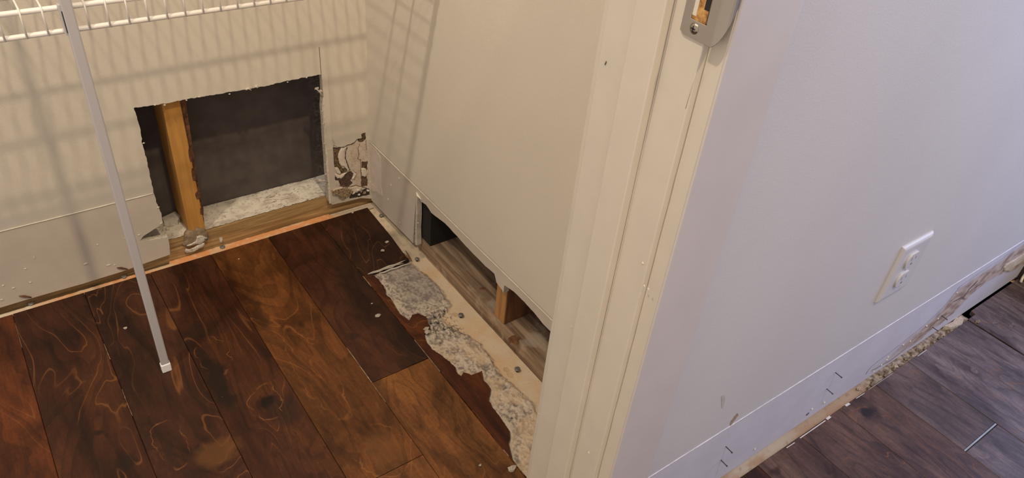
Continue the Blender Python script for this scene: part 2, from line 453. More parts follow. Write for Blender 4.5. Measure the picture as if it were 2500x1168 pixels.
rooms = [(9, 'mid'), (10, 'mid'), (11, 'mid'), (12, 'room'), (13, 'room'), (14, 'room'), (15, 'room_half_lit'), (16, 'room_daylit'), (17, 'room_daylit'), (18, 'room_daylit'), (19, 'room_daylit'), (20, 'room_daylit')]
YCe = 0.3465
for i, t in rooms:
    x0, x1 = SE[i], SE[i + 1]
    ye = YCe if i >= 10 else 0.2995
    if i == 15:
        pieces.append((rect(x0, x1, 0.1635, ye), t)); pieces.append((rect(x0, x1, -0.4, 0.159), 'room_daylit'))
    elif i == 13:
        pieces.append((rect(x0, x1, 0.02, ye), t)); pieces.append((rect(x0, x1, -0.4, 0.0195), 'room_daylit'))
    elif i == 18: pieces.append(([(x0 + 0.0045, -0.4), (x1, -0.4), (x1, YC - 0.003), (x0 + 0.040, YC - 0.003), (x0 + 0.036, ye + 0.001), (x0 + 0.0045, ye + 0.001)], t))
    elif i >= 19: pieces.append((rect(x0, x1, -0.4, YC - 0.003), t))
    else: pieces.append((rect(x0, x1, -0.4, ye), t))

def build_floor():
    verts = []; faces = []; uvs = []; tones = []
    rnd = random.Random(4)
    g = 0.00035; bv = 0.0009
    for k, (poly, tn) in enumerate(pieces):
        n = len(poly)
        area = sum(poly[i][0] * poly[(i + 1) % n][1] - poly[(i + 1) % n][0] * poly[i][1] for i in range(n))
        if area < 0: poly = list(reversed(poly))
        if n > 8: poly = [(p.x, p.y) for p in jag([Vector((x, y, 0)) for x, y in poly], 0.002, 0.0016 if 1 else 0, 3.3, (0, 1), True, skip=()) ]
        n = len(poly)
        # inset outline for the eased edge
        def inset(d):
            out = []
            for i in range(n):
                a = Vector(poly[i - 1]); b = Vector(poly[i]); c = Vector(poly[(i + 1) % n])
                e1 = (b - a); e2 = (c - b)
                if e1.length < 1e-7 or e2.length < 1e-7: out.append(tuple(b)); continue
                e1.normalize(); e2.normalize()
                n1 = Vector((-e1.y, e1.x)); n2 = Vector((-e2.y, e2.x)); m = (n1 + n2)
                if m.length < 0.3: m = n1
                m.normalize(); s = d / max(0.5, m.dot(n1))
                out.append(tuple(b + m * s))
            return out
        r0 = inset(g); r1 = inset(g + bv) if n <= 8 else inset(g)
        dz = rnd.uniform(-0.0002, 0.0003)
        base = len(verts)
        for x, y in r0: verts.append((x, y, SUB))
        for x, y in r0: verts.append((x, y, dz - (0.0007 if n <= 8 else 0.0002)))
        for x, y in r1: verts.append((x, y, dz))
        ox, oy = rnd.uniform(0, 9), rnd.uniform(0, 9)
        t = TONE[tn]; jt = rnd.uniform(0.93, 1.07)
        fl = []
        for i in range(n):
            j = (i + 1) % n
            fl.append((base + i, base + j, base + n + j, base + n + i))
            fl.append((base + n + i, base + n + j, base + 2 * n + j, base + 2 * n + i))
        tris = tessellate_polygon([[Vector((x, y, 0)) for x, y in r1]])
        for a, b_, c in tris: fl.append((base + 2 * n + a, base + 2 * n + b_, base + 2 * n + c))
        for f in fl:
            faces.append(f)
            for vi in f: uvs.append((verts[vi][0] + ox, verts[vi][1] + oy)); tones.append((t[0] * jt, t[1] * jt, t[2] * jt, 1))
    me = bpy.data.meshes.new('floor'); me.from_pydata(verts, [], faces)
    ul = me.uv_layers.new(name='UVMap'); ta = me.color_attributes.new('tone', 'FLOAT_COLOR', 'CORNER')
    ul = me.uv_layers['UVMap']
    ul.data.foreach_set('uv', [a for q in uvs for a in q])
    ta = me.color_attributes['tone']
    ta.data.foreach_set('color', [a for q in tones for a in q])
    me.update()
    return structure(link('floor', me, None, (M_plank,)))
floor = build_floor()
subfloor = box('subfloor', -0.70, 2.05, -0.45, 1.50, -0.05, SUB, M_sub, floor)

# ---- gap strips: raw, glue-stained wood along the walls, gap shadow lines included (colour painted in the mesh)
def strip_shade(kind):
    def f(u, v):
        n1 = fbm(u, v * 3, 14, 1.0); n2 = fbm(u, v, 90, 5.0)
        if kind == 'A':
            c = lerp3((0.64, 0.29, 0.11), (0.60, 0.43, 0.26), sst(n1, -0.05, 0.25))
            c = lerp3(c, (0.66, 0.60, 0.48), 0.8 * sst(-u, -0.05, 0.12) + 0.35 * sst(n2, 0.0, 0.4))
            if u > 0.56: c = lerp3(c, (0.42, 0.36, 0.28), sst(u, 0.56, 0.60))
            h = 0.0015 * n2 + 0.006
            lim = 1.3655 if u < 0.20 or u > 0.56 else 1.3765
            if v > lim: c = (0.13, 0.08, 0.035); h = 0.001  # dark brown paints the shadow line under the wall edge
        else:
            c = lerp3(lerp3((0.48, 0.41, 0.33), (0.40, 0.28, 0.19), sst(n1, -0.1, 0.25)), (0.40, 0.27, 0.18), 0.7 * sst(u, 0.95, 1.05))
            c = lerp3(c, (0.25, 0.17, 0.11), 0.6 * sst(n2, 0.15, 0.45))
            h = 0.001 * n2 + 0.002
            if u > 1.18:
                k = sst(u, 1.18, 1.26); h += k * (0.004 + 0.005 * fbm(u, v, 60, 8.0)); c = lerp3(c, lerp3((0.16, 0.12, 0.085), (0.42, 0.36, 0.29), sst(fbm(u, v, 130, 2.0), -0.25, 0.25)), k)
            if u > 1.612: c = (0.03, 0.022, 0.02); h = 0.0  # near-black paints the dark of the narrow gap
        return True, (*c, 1), h
    return f
sheet('glue_strip', -0.30, 0.667, 1.3470, 1.3785, 0.0025, lambda u, v, h: (u, v, SUB + h), strip_shade('A'), (M_damage,), floor)
sheet('glue_strip', 0.70, 1.851, 0.3440, 0.3740, 0.0025, lambda u, v, h: (u, v, SUB + h), strip_shade('C'), (M_damage,), floor)

# ---- torn plank bed beside the closet side wall
edgeL = torn
def torn_x(y):
    for (x0, y0), (x1, y1) in zip(edgeL, edgeL[1:]):
        if min(y0, y1) <= y <= max(y0, y1) and abs(y1 - y0) > 1e-6: return x0 + (x1 - x0) * (y - y0) / (y1 - y0)
    return edgeL[-1][0] if y < 0.6 else 0.53
# boundary between grey torn fibre and clean tan subfloor
bnd_px = [(1000, 640), (1030, 665), (1062, 690), (1085, 720), (1100, 745), (1092, 760), (1075, 775), (1095, 795), (1130, 815), (1165, 835), (1195, 870), (1210, 900), (1235, 930), (1262, 950), (1300, 985), (1340, 1100)]
bnd = [(atZ(x, y, SUB + 0.004).x, atZ(x, y, SUB + 0.004).y) for x, y in bnd_px]
holes = [(atZ(x, y, -0.008).x, atZ(x, y, -0.008).y, r) for x, y, r in ((1112, 765, 0.0045), (1046, 798, 0.004), (1238, 900, 0.005), (1247, 912, 0.005), (1062, 775, 0.003), (1070, 790, 0.003), (1085, 760, 0.003), (1052, 790, 0.003), (1050, 850, 0.0018), (1280, 962, 0.0025), (1075, 838, 0.0018), (1250, 1022, 0.002), (1085, 805, 0.0025))]
def bed_shade(u, v):
    w = 0.006 * fbm(u, v, 60, 3.0)
    # signed side of the tan boundary: compare x at this y
    xb = None
    for (x0, y0), (x1, y1) in zip(bnd, bnd[1:]):
        if min(y0, y1) <= v <= max(y0, y1) and abs(y1 - y0) > 1e-6: xb = x0 + (x1 - x0) * (v - y0) / (y1 - y0); break
    if xb is None: xb = bnd[0][0] if v > bnd[0][1] else 0.66
    t = sst(u + w * 1.4, xb - 0.004, xb + 0.006)          # 1 = tan
    n = fbm(u, v * 0.7, 70, 1.0, 5); n2 = fbm(u, v, 180, 7.0, 4); n3 = fbm(u, v, 20, 9.0, 3)
    grey = lerp3((0.22, 0.18, 0.15), (0.58, 0.495, 0.39), sst(0.75 * n + 0.75 * n2 + 0.15 * n3, -0.32, 0.20))
    if v > 0.97: grey = lerp3(grey, (0.22, 0.185, 0.165), 0.5 * sst(u + 2 * w, 0.552, 0.580) * sst(v, 0.97, 1.01))
    if v < 0.90: grey = lerp3(grey, (0.62, 0.46, 0.29), 0.6 * sst(fbm(u, v, 25, 12.0), -0.15, 0.15) * sst(-v, -0.90, -0.84))
    de = u - torn_x(v)
    if de < 0.008: grey = lerp3(grey, (0.68, 0.60, 0.49), 0.7 * (1 - sst(de, 0.003, 0.008)))
    tan = lerp3((0.64, 0.46, 0.28), (0.66, 0.54, 0.38), sst(n3, -0.3, 0.3))
    tan = lerp3(tan, (0.40, 0.22, 0.11), 0.5 * sst(n2, 0.30, 0.48))
    c = lerp3(grey, tan, t)
    h = 0.0052 + 0.0026 * n + 0.0022 * n2
    h = h * (1 - t) + (0.0006 + 0.0004 * n2) * t
    if v > 0.70 and v < 1.02: 
        q = fbm(u, v, 55, 21.0, 3)
        if 0 < t < 0.8 and abs(q) < 0.035: c = lerp3(c, (0.10, 0.075, 0.055), 0.6)
    if 0.86 < v < 0.985 and u > 0.56:
        q = abs(fbm(u, v, 75, 31.0, 3)); k = (1 - sst(q, 0.03, 0.08)) * sst(v, 0.86, 0.90) * (1 - sst(v, 0.95, 0.985)) * (1 - sst(u, 0.622, 0.635))
        c = lerp3(c, (0.075, 0.06, 0.045), 0.8 * k); h += 0.0015 * k
    for hx, hy, r in holes:
        d = math.hypot(u - hx, (v - hy) * 0.8) + 0.5 * r * fbm(u, v, 200, hx * 50)
        k = 1 - sst(d, r * 0.5, r * 1.3)
        if k > 0: c = lerp3(c, (0.035, 0.024, 0.016), k); h -= 0.003 * k
    if v > 1.126: c = lerp3(lerp3((0.62, 0.50, 0.34), (0.40, 0.33, 0.24), sst(n, -0.1, 0.25)), (0.5, 0.44, 0.34), 0.4); h = 0.003 + 0.001 * n
    return (u > torn_x(v) - 0.006 if v < 1.126 else True), (*c, 1), max(h, -0.001)
sheet('torn_plank_bed', 0.530, 0.690, 0.50, 1.374, 0.0013, lambda u, v, h: (u, v, SUB + h), bed_shade, (M_damage,), floor)

# splintered end of the corner plank
for k, (a, b, r) in enumerate((((898, 670), (1001, 633), 0.0016), ((905, 667), (985, 640), 0.0012), ((925, 664), (1003, 638), 0.0018))):
    p0 = atZ(*a, 0.0); p1 = atZ(*b, -0.001)
    pts = [p0.lerp(p1, t / 8) + Vector((0, -0.0016 * k + 0.0012 * math.sin(t * 2.1 + k), -0.0012 * k)) for t in range(9)]
    tube('splinter', pts, [0.0004 + r * math.sin(math.pi * min(1, t / 8 * 0.9 + 0.1)) for t in range(9)], M_paper, floor, 6)
for a, b in (((990, 612), (1004, 636)), ((984, 618), (1000, 634))):
    tube('splinter', [atZ(*a, -0.004), atZ((a[0] + b[0]) / 2, (a[1] + b[1]) / 2, 0.001), atZ(*b, -0.002)], [0.0005, 0.0018, 0.001], M_block, floor, 6)
# bright raw end of a plank in the room
q0, q1 = atZ(2357, 1099), atZ(2430, 1034)
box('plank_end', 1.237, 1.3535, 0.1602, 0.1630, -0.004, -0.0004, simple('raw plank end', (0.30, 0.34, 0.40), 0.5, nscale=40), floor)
# raw pale wood showing in chipped seams
M_seam = simple('raw wood in chipped seam', (0.42, 0.28, 0.17), 0.8, nscale=90, namp=0.3)
for a, b, r in (((905, 935), (880, 893), .0009), ((905, 935), (845, 850), .0008), ((905, 935), (935, 985), .0006), ((885, 675), (905, 700), .0012), ((1008, 832), (1042, 877), .0010), ((1042, 877), (1070, 910), .0009), ((240, 845), (262, 880), .0006), ((300, 950), (325, 1015), .0005), ((34, 790), (52, 850), .0004), ((1235, 1095), (1248, 1112), .0011)):
    P, Q = atZ(*a), atZ(*b)
    # keep the chip on the seam itself
    sx = min(SE, key=lambda s: abs(s - (P.x + Q.x) / 2))
    pts = [Vector((sx + 0.0006 * fbm(t, r * 999, 3.0), P.y + (Q.y - P.y) * t / 6, -0.0002)) for t in range(7)]
    tube('chipped_seam', pts, [r * (0.4 + 0.6 * abs(math.sin(t * 1.9 + 0.6))) for t in range(7)], M_seam, floor, 6)
# white scuffs along the plank edge by the room wall
M_scuff = simple('white scuff', (0.62, 0.60, 0.58), 0.7)
for a, b, w in (((1953, 1071), (2015, 1028), .0009), ((2018, 1025), (2027, 1018), .0022), ((2064, 992), (2074, 986), .0022), ((1920, 1095), (1940, 1082), .0007), ((2090, 974), (2110, 961), .0006), ((2240, 871), (2262, 855), .0006), ((2120, 953), (2180, 912), .0003)):
    P, Q = atZ(*a), atZ(*b); d = (Q - P).normalized(); s = Vector((-d.y, d.x, 0)) * w
    pym('scuff', [P - s + Vector((0, 0, .0006)), Q - s + Vector((0, 0, .0006)), Q + s + Vector((0, 0, .0006)), P + s + Vector((0, 0, .0006))], [(0, 1, 2, 3)], (M_scuff,), floor)

# ================================================================== WALL A (closet back wall)
A = lambda x, y: atY(x, y, YA)
ZT = 1.30
left_hole = [(327, 264), (334, 286), (343, 318), (347, 350), (357, 384), (366, 430), (374, 466), (384, 500), (393, 520), (398, 550)]
low_ledge = [(372, 563), (350, 577), (342, 588), (366, 588), (410, 579), (414, 600), (415, 622)]
bottom = [(364, 640), (300, 663), (200, 694), (100, 722), (0, 752)]
right_side = [(785, 181), (788, 230), (786, 262), (789, 300), (791, 340), (795, 385), (797, 425), (800, 455), (802, 488), (805, 496), (812, 500)]
top_edge = [(327, 264), (400, 254), (470, 240), (520, 232), (600, 218), (650, 210), (700, 198), (750, 188), (785, 181)]
bot_right = [(840, 494), (880, 484)]
outline = []
outline += [Vector((-0.60, YA, 0.011)), Vector((-0.60, YA, ZT)), Vector((XB + DW, YA, ZT)), Vector((XB + DW, YA, 0.004))]
outline += [A(*p) for p in reversed(bot_right)] + [A(*p) for p in reversed(right_side)]
tj = jag([A(*p) for p in reversed(top_edge)], 0.003, 0.0016, 2.0, (2,), False)
outline += tj[1:]
lj = jag([A(*p) for p in left_hole], 0.004, 0.0012, 5.0, (0,), False)
outline += lj + [A(*p) for p in low_ledge] + [A(*p) for p in bottom]
wall_back = structure(prism('wall_back', outline, (0, 1, 0), DW, (M_wall_closet, M_gyp)))
# bead of paint at the old baseboard line
def bead(name, pts, r, m, parent):
    return tube(name, pts, r, m, parent, 6)
M_bead = simple('paint bead', (0.74, 0.67, 0.55), 0.4)
bead('paint_ridge', [Vector((x, YA, SEAM + 0.0008 * fbm(x, 0, 9, 2.0))) for x in [-0.5 + 0.02 * i for i in range(36)] if x < 0.2035], 0.0011, M_bead, wall_back)
# torn curls of paper on the cut edges
rnd = random.Random(11)
for (x, y, s) in ((378, 255, 1), (402, 255, 1.2), (455, 243, .8), (487, 235, 1.6), (560, 228, .8), (603, 216, 2.2), (612, 214, 1.6), (625, 210, 1.6), (702, 199, .8), (748, 188, .8), (773, 216, 2.4), (782, 222, 2.2), (780, 440, 2.4), (796, 425, 1.8), (790, 300, 1.6), (787, 270, 1.4), (393, 545, 1.6), (386, 505, 1.2), (350, 348, 1), (792, 350, 1.6), (798, 400, 1.5), (795, 445, 1.6)):
    p = A(x, y); p.y -= 0.0005
    lump('paper_curl', p - Vector((0, 0, 0.002)), 0.0020 * s, 0.0012, 0.0014 * s, rnd.uniform(0, 50), M_paper, wall_back, 0.6, 2)
for path in ([(787, 236), (780, 224), (767, 213)], [(800, 445), (790, 440), (779, 441)], [(600, 219), (606, 215), (612, 219)], [(622, 213), (626, 210), (627, 214)]):
    tube('paper_curl', [A(*q) - Vector((0, 0.002 * i, 0)) for i, q in enumerate(path)], [0.0022, 0.0018, 0.0005], M_paper, wall_back, 6)
# saw kerf running up from the corner of the hole
pk = [A(779, 115), A(784, 180)]
box('saw_kerf', pk[0].x - 0.0003, pk[0].x + 0.0005, YA - 0.0004, YA + 0.002, pk[1].z, pk[0].z, M_slot, wall_back)
# rough gypsum rim along the right cut
def rim_shade(u, v):
    xe = right_edge(v)
    d = u - xe
    n = fbm(u, v, 150, 4.0)
    k = 1 - sst(d + 0.003 * n, 0.003, 0.0065)
    return (d > 0.0004), (0.66, 0.60, 0.50, k), -0.0002 - 0.0016 * k * (0.4 + n)
re = [(A(*p).z, A(*p).x) for p in right_side if p[1] < 490]
def right_edge(z):
    for (z0, x0), (z1, x1) in zip(re, re[1:]):
        if z1 <= z <= z0: return x0 + (x1 - x0) * (z0 - z) / (z0 - z1)
    return re[-1][1] if z < re[-1][0] else re[0][1]
sheet('cut_rim', 0.555, 0.578, 0.03, 0.350, 0.0015, lambda u, v, h: (u, YA - 0.0004 + h, v), rim_shade, (M_wall_closet,), wall_back)

# water-rotted corner: relief and colour from polygons traced in a close view (scale 5.84, origin 780,320)
def z3(pts):
    out = []
    for a, b in pts:
        p = A(780 + a / 5.84, 320 + b / 5.84); out.append((p.x, p.z))
    return out
BR = (0.15, 0.085, 0.042); DK = (0.035, 0.02, 0.012)
R_poly = [
    (z3([(112, 252), (310, 232), (272, 300), (262, 365), (288, 480), (330, 530), (400, 508), (432, 560), (380, 582), (290, 612), (250, 562), (205, 512), (160, 450), (122, 350)]), (0.20, 0.125, 0.065), DK, 0.0012, 0.5),
    (z3([(205, 640), (290, 682), (390, 590), (440, 570), (482, 600), (470, 650), (440, 700), (472, 740), (420, 792), (330, 802), (288, 780), (270, 712), (215, 692)]), (0.115, 0.065, 0.045), DK, 0.0015, 0.5),
    (z3([(540, 120), (600, 105), (588, 42), (656, 20), (662, 102), (625, 150), (560, 155)]), (0.15, 0.09, 0.045), DK, 0.0015, 0.6),
    (z3([(600, 440), (684, 428), (676, 562), (640, 522), (600, 520)]), (0.14, 0.085, 0.05), DK, 0.0018, 0.6),
    (z3([(595, 645), (665, 636), (684, 690), (680, 782), (600, 792)]), (0.14, 0.09, 0.055), DK, 0.0018, 0.6),
    (z3([(430, 880), (580, 856), (660, 812), (715, 820), (715, 905), (560, 945), (430, 962)]), (0.05, 0.032, 0.022), DK, 0.001, 0.4),
    (z3([(168, 840), (300, 806), (390, 800), (452, 838), (472, 868), (432, 892), (328, 970), (285, 955), (255, 900), (175, 900)]), (0.34, 0.25, 0.15), (0.12, 0.075, 0.04), 0.004, 0.4),
]
R_line = [
    (z3([(112, 245), (310, 236), (420, 200), (470, 182), (540, 122), (620, 110)]), 0.0014, DK),
    (z3([(390, 240), (366, 330), (372, 400), (392, 450), (412, 520), (430, 560)]), 0.0013, DK),
    (z3([(575, 180), (545, 250), (562, 330), (540, 400), (585, 405), (592, 640), (596, 790)]), 0.0009, (0.14, 0.08, 0.045)),
    (z3([(660, 130), (668, 260)]), 0.0008, (0.14, 0.08, 0.045)),
    (z3([(480, 570), (525, 605), (500, 660), (470, 700)]), 0.0009, (0.16, 0.09, 0.05)),
    (z3([(180, 225), (160, 180), (185, 130), (210, 170), (200, 225)]), 0.0006, (0.25, 0.14, 0.07)),
    (z3([(130, 215), (245, 215)]), 0.0007, (0.25, 0.14, 0.07)),
    (z3([(282, 780), (420, 800), (520, 775), (585, 790), (660, 810)]), 0.0012, (0.16, 0.10, 0.06)),
]
R_flap = [
    z3([(212, 615), (240, 612), (288, 640), (392, 572), (345, 640), (300, 672), (250, 672)]),
    z3([(318, 240), (350, 215), (390, 222), (350, 262), (352, 330), (358, 400), (390, 500), (415, 545), (398, 560), (345, 500), (290, 480), (268, 420), (270, 350), (285, 290)]),
    z3([(215, 520), (250, 515), (300, 590), (270, 612), (235, 580)]),
    z3([(470, 575), (500, 572), (522, 610), (500, 680), (470, 698), (452, 680), (482, 640)]),
    z3([(590, 540), (640, 530), (672, 590), (650, 640), (600, 640)]),
    z3([(450, 800), (520, 778), (590, 790), (580, 840), (520, 870), (455, 850)]),
]
def rot_shade(u, v):
    wu, wv = 0.0030 * fbm(u, v, 120, 1.0, 4), 0.0030 * fbm(u, v, 120, 6.0, 4)
    p = (u + wu, v + wv)
    n = fbm(u, v, 260, 3.0, 4); n2 = fbm(u, v, 45, 8.0, 3)
    c = (0.50, 0.44, 0.355); al = 0.0; h = 0.0
    top = z3([(112, 245), (310, 236), (420, 200), (540, 122), (665, 105)])
    # paper below the torn line is paler and sits a little lower
    if inside(p, top + z3([(720, 800), (480, 870), (160, 830)])): 
        al = 0.8; c = lerp3((0.56, 0.485, 0.395), (0.43, 0.34, 0.25), sst(n2 + 0.6 * n, -0.15, 0.35)); h = 0.0004
        if n > 0.30: c = lerp3(c, (0.20, 0.12, 0.07), 0.6)
    if inside(p, z3([(150, 740), (270, 760), (290, 800), (160, 830)])): al = 0.7; c = (0.45, 0.39, 0.33)
    for poly, c1, c2, hh, amp in R_poly:
        if inside(p, poly):
            al = 1.0; c = lerp3(c2, c1, sst(n, -0.25, 0.2)); h = -hh if hh > 0.003 else hh + 0.0015 * n
            if hh > 0.003: h = -0.004 + 0.002 * n
            rim = seg_dist(p, poly + poly[:1])
            if rim < 0.0016 and hh < 0.003: c = lerp3(c, DK, 0.75)
    for f in R_flap:
        if inside(p, f): al = 0.9; c = lerp3((0.58, 0.51, 0.42), (0.66, 0.60, 0.50), sst(n2, -.2, .2)); h = -0.0020
    for ln, w, cc in R_line:
        d = seg_dist(p, ln)
        if d < w * 1.5: k = 1 - sst(d, w * 0.5, w * 1.5); al = max(al, k); c = lerp3(c, cc, k); h += 0.0012 * k
    return True, (*c, al), min(h, 0.0006) - 0.0006
rot_z0 = 0.009
def rot_keep(u, v):
    k, c, h = rot_shade(u, v)
    e = min(u - 0.5655, 0.20 - v, v - 0.016)
    h = h * sst(e, 0.0, 0.006) - 0.0003
    return (u > right_edge(v) + 0.003) and c[3] > 0.01, c, h
sheet('rotted_patch', 0.5655, 0.6665, 0.014, 0.205, 0.00085, lambda u, v, h: (u, YA + h, v), rot_keep, (M_wall_closet,), wall_back)
# loose crumbled gypsum at the foot of the corner
for i, (x, y, s) in enumerate(((852, 474, 1.1), (862, 470, .9), (871, 463, 1), (880, 466, .8), (846, 462, .8), (858, 458, .7), (889, 470, .9), (875, 474, .7), (897, 464, .7), (836, 466, .8))):
    p = A(x, y); lump('loose_gypsum', p - Vector((0, 0.002, 0.002)), 0.0045 * s, 0.003, 0.004 * s, i * 2.3, M_crumb_brown if i % 3 == 0 else M_gyp, wall_back, 0.6, 2)

# flecks of loose paper stuck to the wall
for i, (x, y, a, b) in enumerate(((84, 631, 1, 3.2), (62, 657, 1.6, 1), (210, 645, 3.5, 1.4), (265, 648, 3.0, 1.0), (280, 648, 1.4, 1.2), (8, 698, 1.6, 1.2), (33, 704, 2.2, 1.2), (4, 733, 2, 1.3), (74, 690, 1.8, .8), (308, 582, 3, .6), (340, 574, 1.8, .9), (238, 598, 1.4, .9))):
    p = A(x, y); lump('paper_fleck', p - Vector((0, 0.0006, 0)), 0.0013 * a, 0.0007, 0.0013 * b, i * 1.7, M_bead, wall_back, 0.4, 2)

# cavity behind the hole
YCAV = YA + DW + 0.089
PT = 0.0405
plate_back = box('sill_plate', -0.55, 0.78, YA + DW + 0.0005, YCAV - 0.0008, SUB + 0.0005, PT, M_plate_face)
thing(plate_back, 'pine sill plate in the back wall hole, its top white with dust', 'sill plate')
def dust_shade(u, v):
    n = fbm(u, v, 40, 2.0, 5); n2 = fbm(u, v, 160, 4.0)
    c = lerp3((0.50, 0.44, 0.36), (0.70, 0.645, 0.54), sst(n, -0.35, 0.1))
    if n2 > 0.22: c = lerp3(c, (0.30, 0.25, 0.19), 0.6)
    cr = abs(fbm(u * 0.4, v, 30, 11.0, 3))
    if cr < 0.012 and u > 0.42: c = (0.24, 0.19, 0.14)
    rag = 0.003 * fbm(u, 0, 120, 5.0)
    return (v > YA + DW + 0.003 + rag), (*c, 1), 0.0022 + 0.0022 * n + 0.001 * n2
sheet('dust_layer', 0.12, 0.68, YA + DW + 0.001, YCAV - 0.001, 0.002, lambda u, v, h: (u, v, PT + h), dust_shade, (M_damage,), plate_back)
# drywall of the next room seen through the hole
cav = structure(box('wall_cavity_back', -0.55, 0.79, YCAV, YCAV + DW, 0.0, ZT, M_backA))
# stud
sx0, sx1 = 0.2515, 0.2845
def stud_mesh():
    o = box('wall_stud', sx0, sx1, YA + DW + 0.001, YCAV - 0.001, PT + 0.0035, ZT - 0.02, M_stud, None, 0.0015)
    return o
stud = stud_mesh(); thing(stud, 'orange pine stud standing upright inside the wall behind the big square hole', 'stud')
# waney dark edge of the stud, wider toward the top
pts = [(sx1 - 0.0005, 0.050), (sx1 - 0.0005, 0.5), (sx1 + 0.012, 0.5), (sx1 + 0.011, 0.34), (sx1 + 0.007, 0.26), (sx1 + 0.005, 0.19), (sx1 + 0.004, 0.14), (sx1 + 0.0035, 0.09), (sx1 + 0.001, 0.055)]
ol = jag([Vector((x, YA + DW + 0.004, z)) for x, z in pts], 0.006, 0.0015, 3.0, (0,), True, skip=(0, 1))
pr = prism('bark_edge', ol, (0, 1, 0), 0.06, (M_stud_edge,), stud)
for zz, w, hh in ((0.17, 0.004, 0.02), (0.125, 0.005, 0.012), (0.215, 0.003, 0.02), (0.085, 0.003, 0.01)):
    lump('bark_chip', (sx1 - 0.001, YA + DW + 0.0008, zz), w, 0.0008, hh, zz * 99, M_stud_edge, stud, 0.4, 2)
# scraps lying on the plate left of the stud
s1 = prism('drywall_scrap', [atZ(x, y, PT + 0.012) for x, y in ((396, 531), (428, 516), (440, 528), (433, 541), (402, 548))], (0, 0, -1), 0.009, (M_paper, M_gyp))
thing(s1, 'flat offcut of drywall lying on the dusty plate left of the orange stud', 'drywall scrap')
rp = random.Random(5)
for i in range(16):
    x, y = rp.uniform(402, 445), rp.uniform(545, 578)
    if y > 590 - 0.4 * (x - 340): continue
    p = atZ(x, y, PT + 0.003)
    if p.y < YA + DW + 0.004: continue
    o = lump('gypsum_crumb', p - Vector((0, 0, 0.001)), rp.uniform(.003, .007), rp.uniform(.003, .006), rp.uniform(.003, .005), i * 3.3, M_gyp, None, 0.6, 2)
    thing(o, 'small gypsum crumb on the plate left of the orange stud', 'plaster crumb', 'crumbs on the plate left of the stud')
# chunk of crumbled joint compound in front of the stud foot
ck = empty('plaster_chunk', A(480, 612)); ck.location.z = PT * 0.3
thing(ck, 'crumbled brown plaster chunk with white flakes at the foot of the orange stud', 'plaster chunk')
M_chunk = simple('brown plaster', (0.30, 0.22, 0.135), 0.9, nscale=120, namp=0.2, bump=0.8)
def traced_lump(name, trace, Y, d, m, seed):
    ol = jag([atY(x, y, Y) for x, y in trace], 0.003, 0.0014, seed, (0, 2), True)
    c = sum(ol, Vector()) / len(ol); vs = []; fs = []; n = len(ol)
    rings = [(1.0, 0.0), (0.98, -0.45), (0.82, -0.85), (0.5, -1.0), (0.2, -1.05)]
    vs += [p + Vector((0, d * 0.5, 0)) for p in ol]
    for k, off in rings:
        for p in ol:
            q = c + (p - c) * k; w = fbm(q.x, q.z, 110, seed) * d * 0.5
            vs.append(Vector((q.x, Y + off * d + (w if k < 1 else 0), q.z)))
    for r in range(len(rings)):
        for i in range(n): j = (i + 1) % n; fs.append((r * n + i, r * n + j, (r + 1) * n + j, (r + 1) * n + i))
    vs.append(c + Vector((0, -d, 0))); k = len(vs) - 1; b = len(rings) * n
    for i in range(n): fs.append((b + i, b + (i + 1) % n, k))
    return pym(name, vs, fs, (m,), None, True)
Y0 = YA + DW - 0.001
sc = lambda a, b: (380 + a / 7.3, 500 + b / 7.3)
c1 = traced_lump('chunk_body', [sc(*p) for p in ((505, 510), (555, 452), (690, 470), (710, 425), (780, 412), (860, 430), (930, 500), (940, 560), (860, 620), (760, 600), (700, 680), (600, 720), (540, 730), (470, 720), (510, 650))], Y0, 0.0065, M_chunk, 1.0)
c2 = traced_lump('plaster_flake', [sc(*p) for p in ((740, 560), (830, 545), (905, 590), (930, 620), (870, 650), (800, 700), (730, 700), (660, 720), (600, 740), (555, 735), (700, 660))], Y0 - 0.0062, 0.0025, M_gyp, 2.0)
c3 = traced_lump('plaster_flake', [sc(*p) for p in ((520, 830), (545, 780), (600, 800), (680, 770), (740, 720), (850, 680), (880, 690), (860, 740), (740, 800), (640, 850), (560, 860))], Y0 - 0.0062, 0.003, M_gyp, 3.0)
nh = atY(380 + 905 / 7.3, 500 + 615 / 7.3, Y0 - 0.010)
c4 = tube('nail', [nh, nh + Vector((0.001, 0.012, 0.0))], 0.0038, M_nail, None, 12)
settle(ck, (c1, c2, c3, c4))
# brown rub marks on plate face near the chunk
# nails standing in the floor gap
def nail_head(px, py, label, r=0.0042, z=SUB + 0.008, lean=(0, 0)):
    p = atZ(px, py, z)
    root = empty('nail', (p.x, p.y, SUB + 0.001))
    thing(root, label, 'nail')
    h = tube('nail_head', [p - Vector((0, 0, 0.0012)), p + Vector((lean[0], lean[1], 0.0004)), p + Vector((lean[0], lean[1], 0.0011))], [r, r, r * 0.75], M_nail, None, 14)
    s = tube('shank', [p - Vector((0, 0, z - SUB - 0.0005)), p - Vector((0, 0, 0.0010))], r * 0.42, M_pin, None, 8)
    settle(root, (h, s)); return root
nail_head(75, 742, 'flattened dark nail head in the pale strip at the far left of the back wall', 0.0052)
nail_head(303, 676, 'dark nail head in the orange strip just left of the white pole', 0.0048)
nail_head(543, 603, 'grey nail head with a dab of plaster, in the strip right of the plaster chunk', 0.0056)
nail_head(738, 532, 'round grey nail head in the orange strip near the right end of the hole', 0.0052)
nail_head(931, 526, 'grey nail head in the pale strip just right of the closet corner', 0.0048)
nail_head(1018, 632, 'nail head beside the splintered plank end', 0.0048)
nail_head(1125, 769, 'nail head in the mouldy middle of the torn floor strip', 0.0056)
nail_head(1263, 901, 'round grey nail head beside the dark stain near the door jamb', 0.0056)
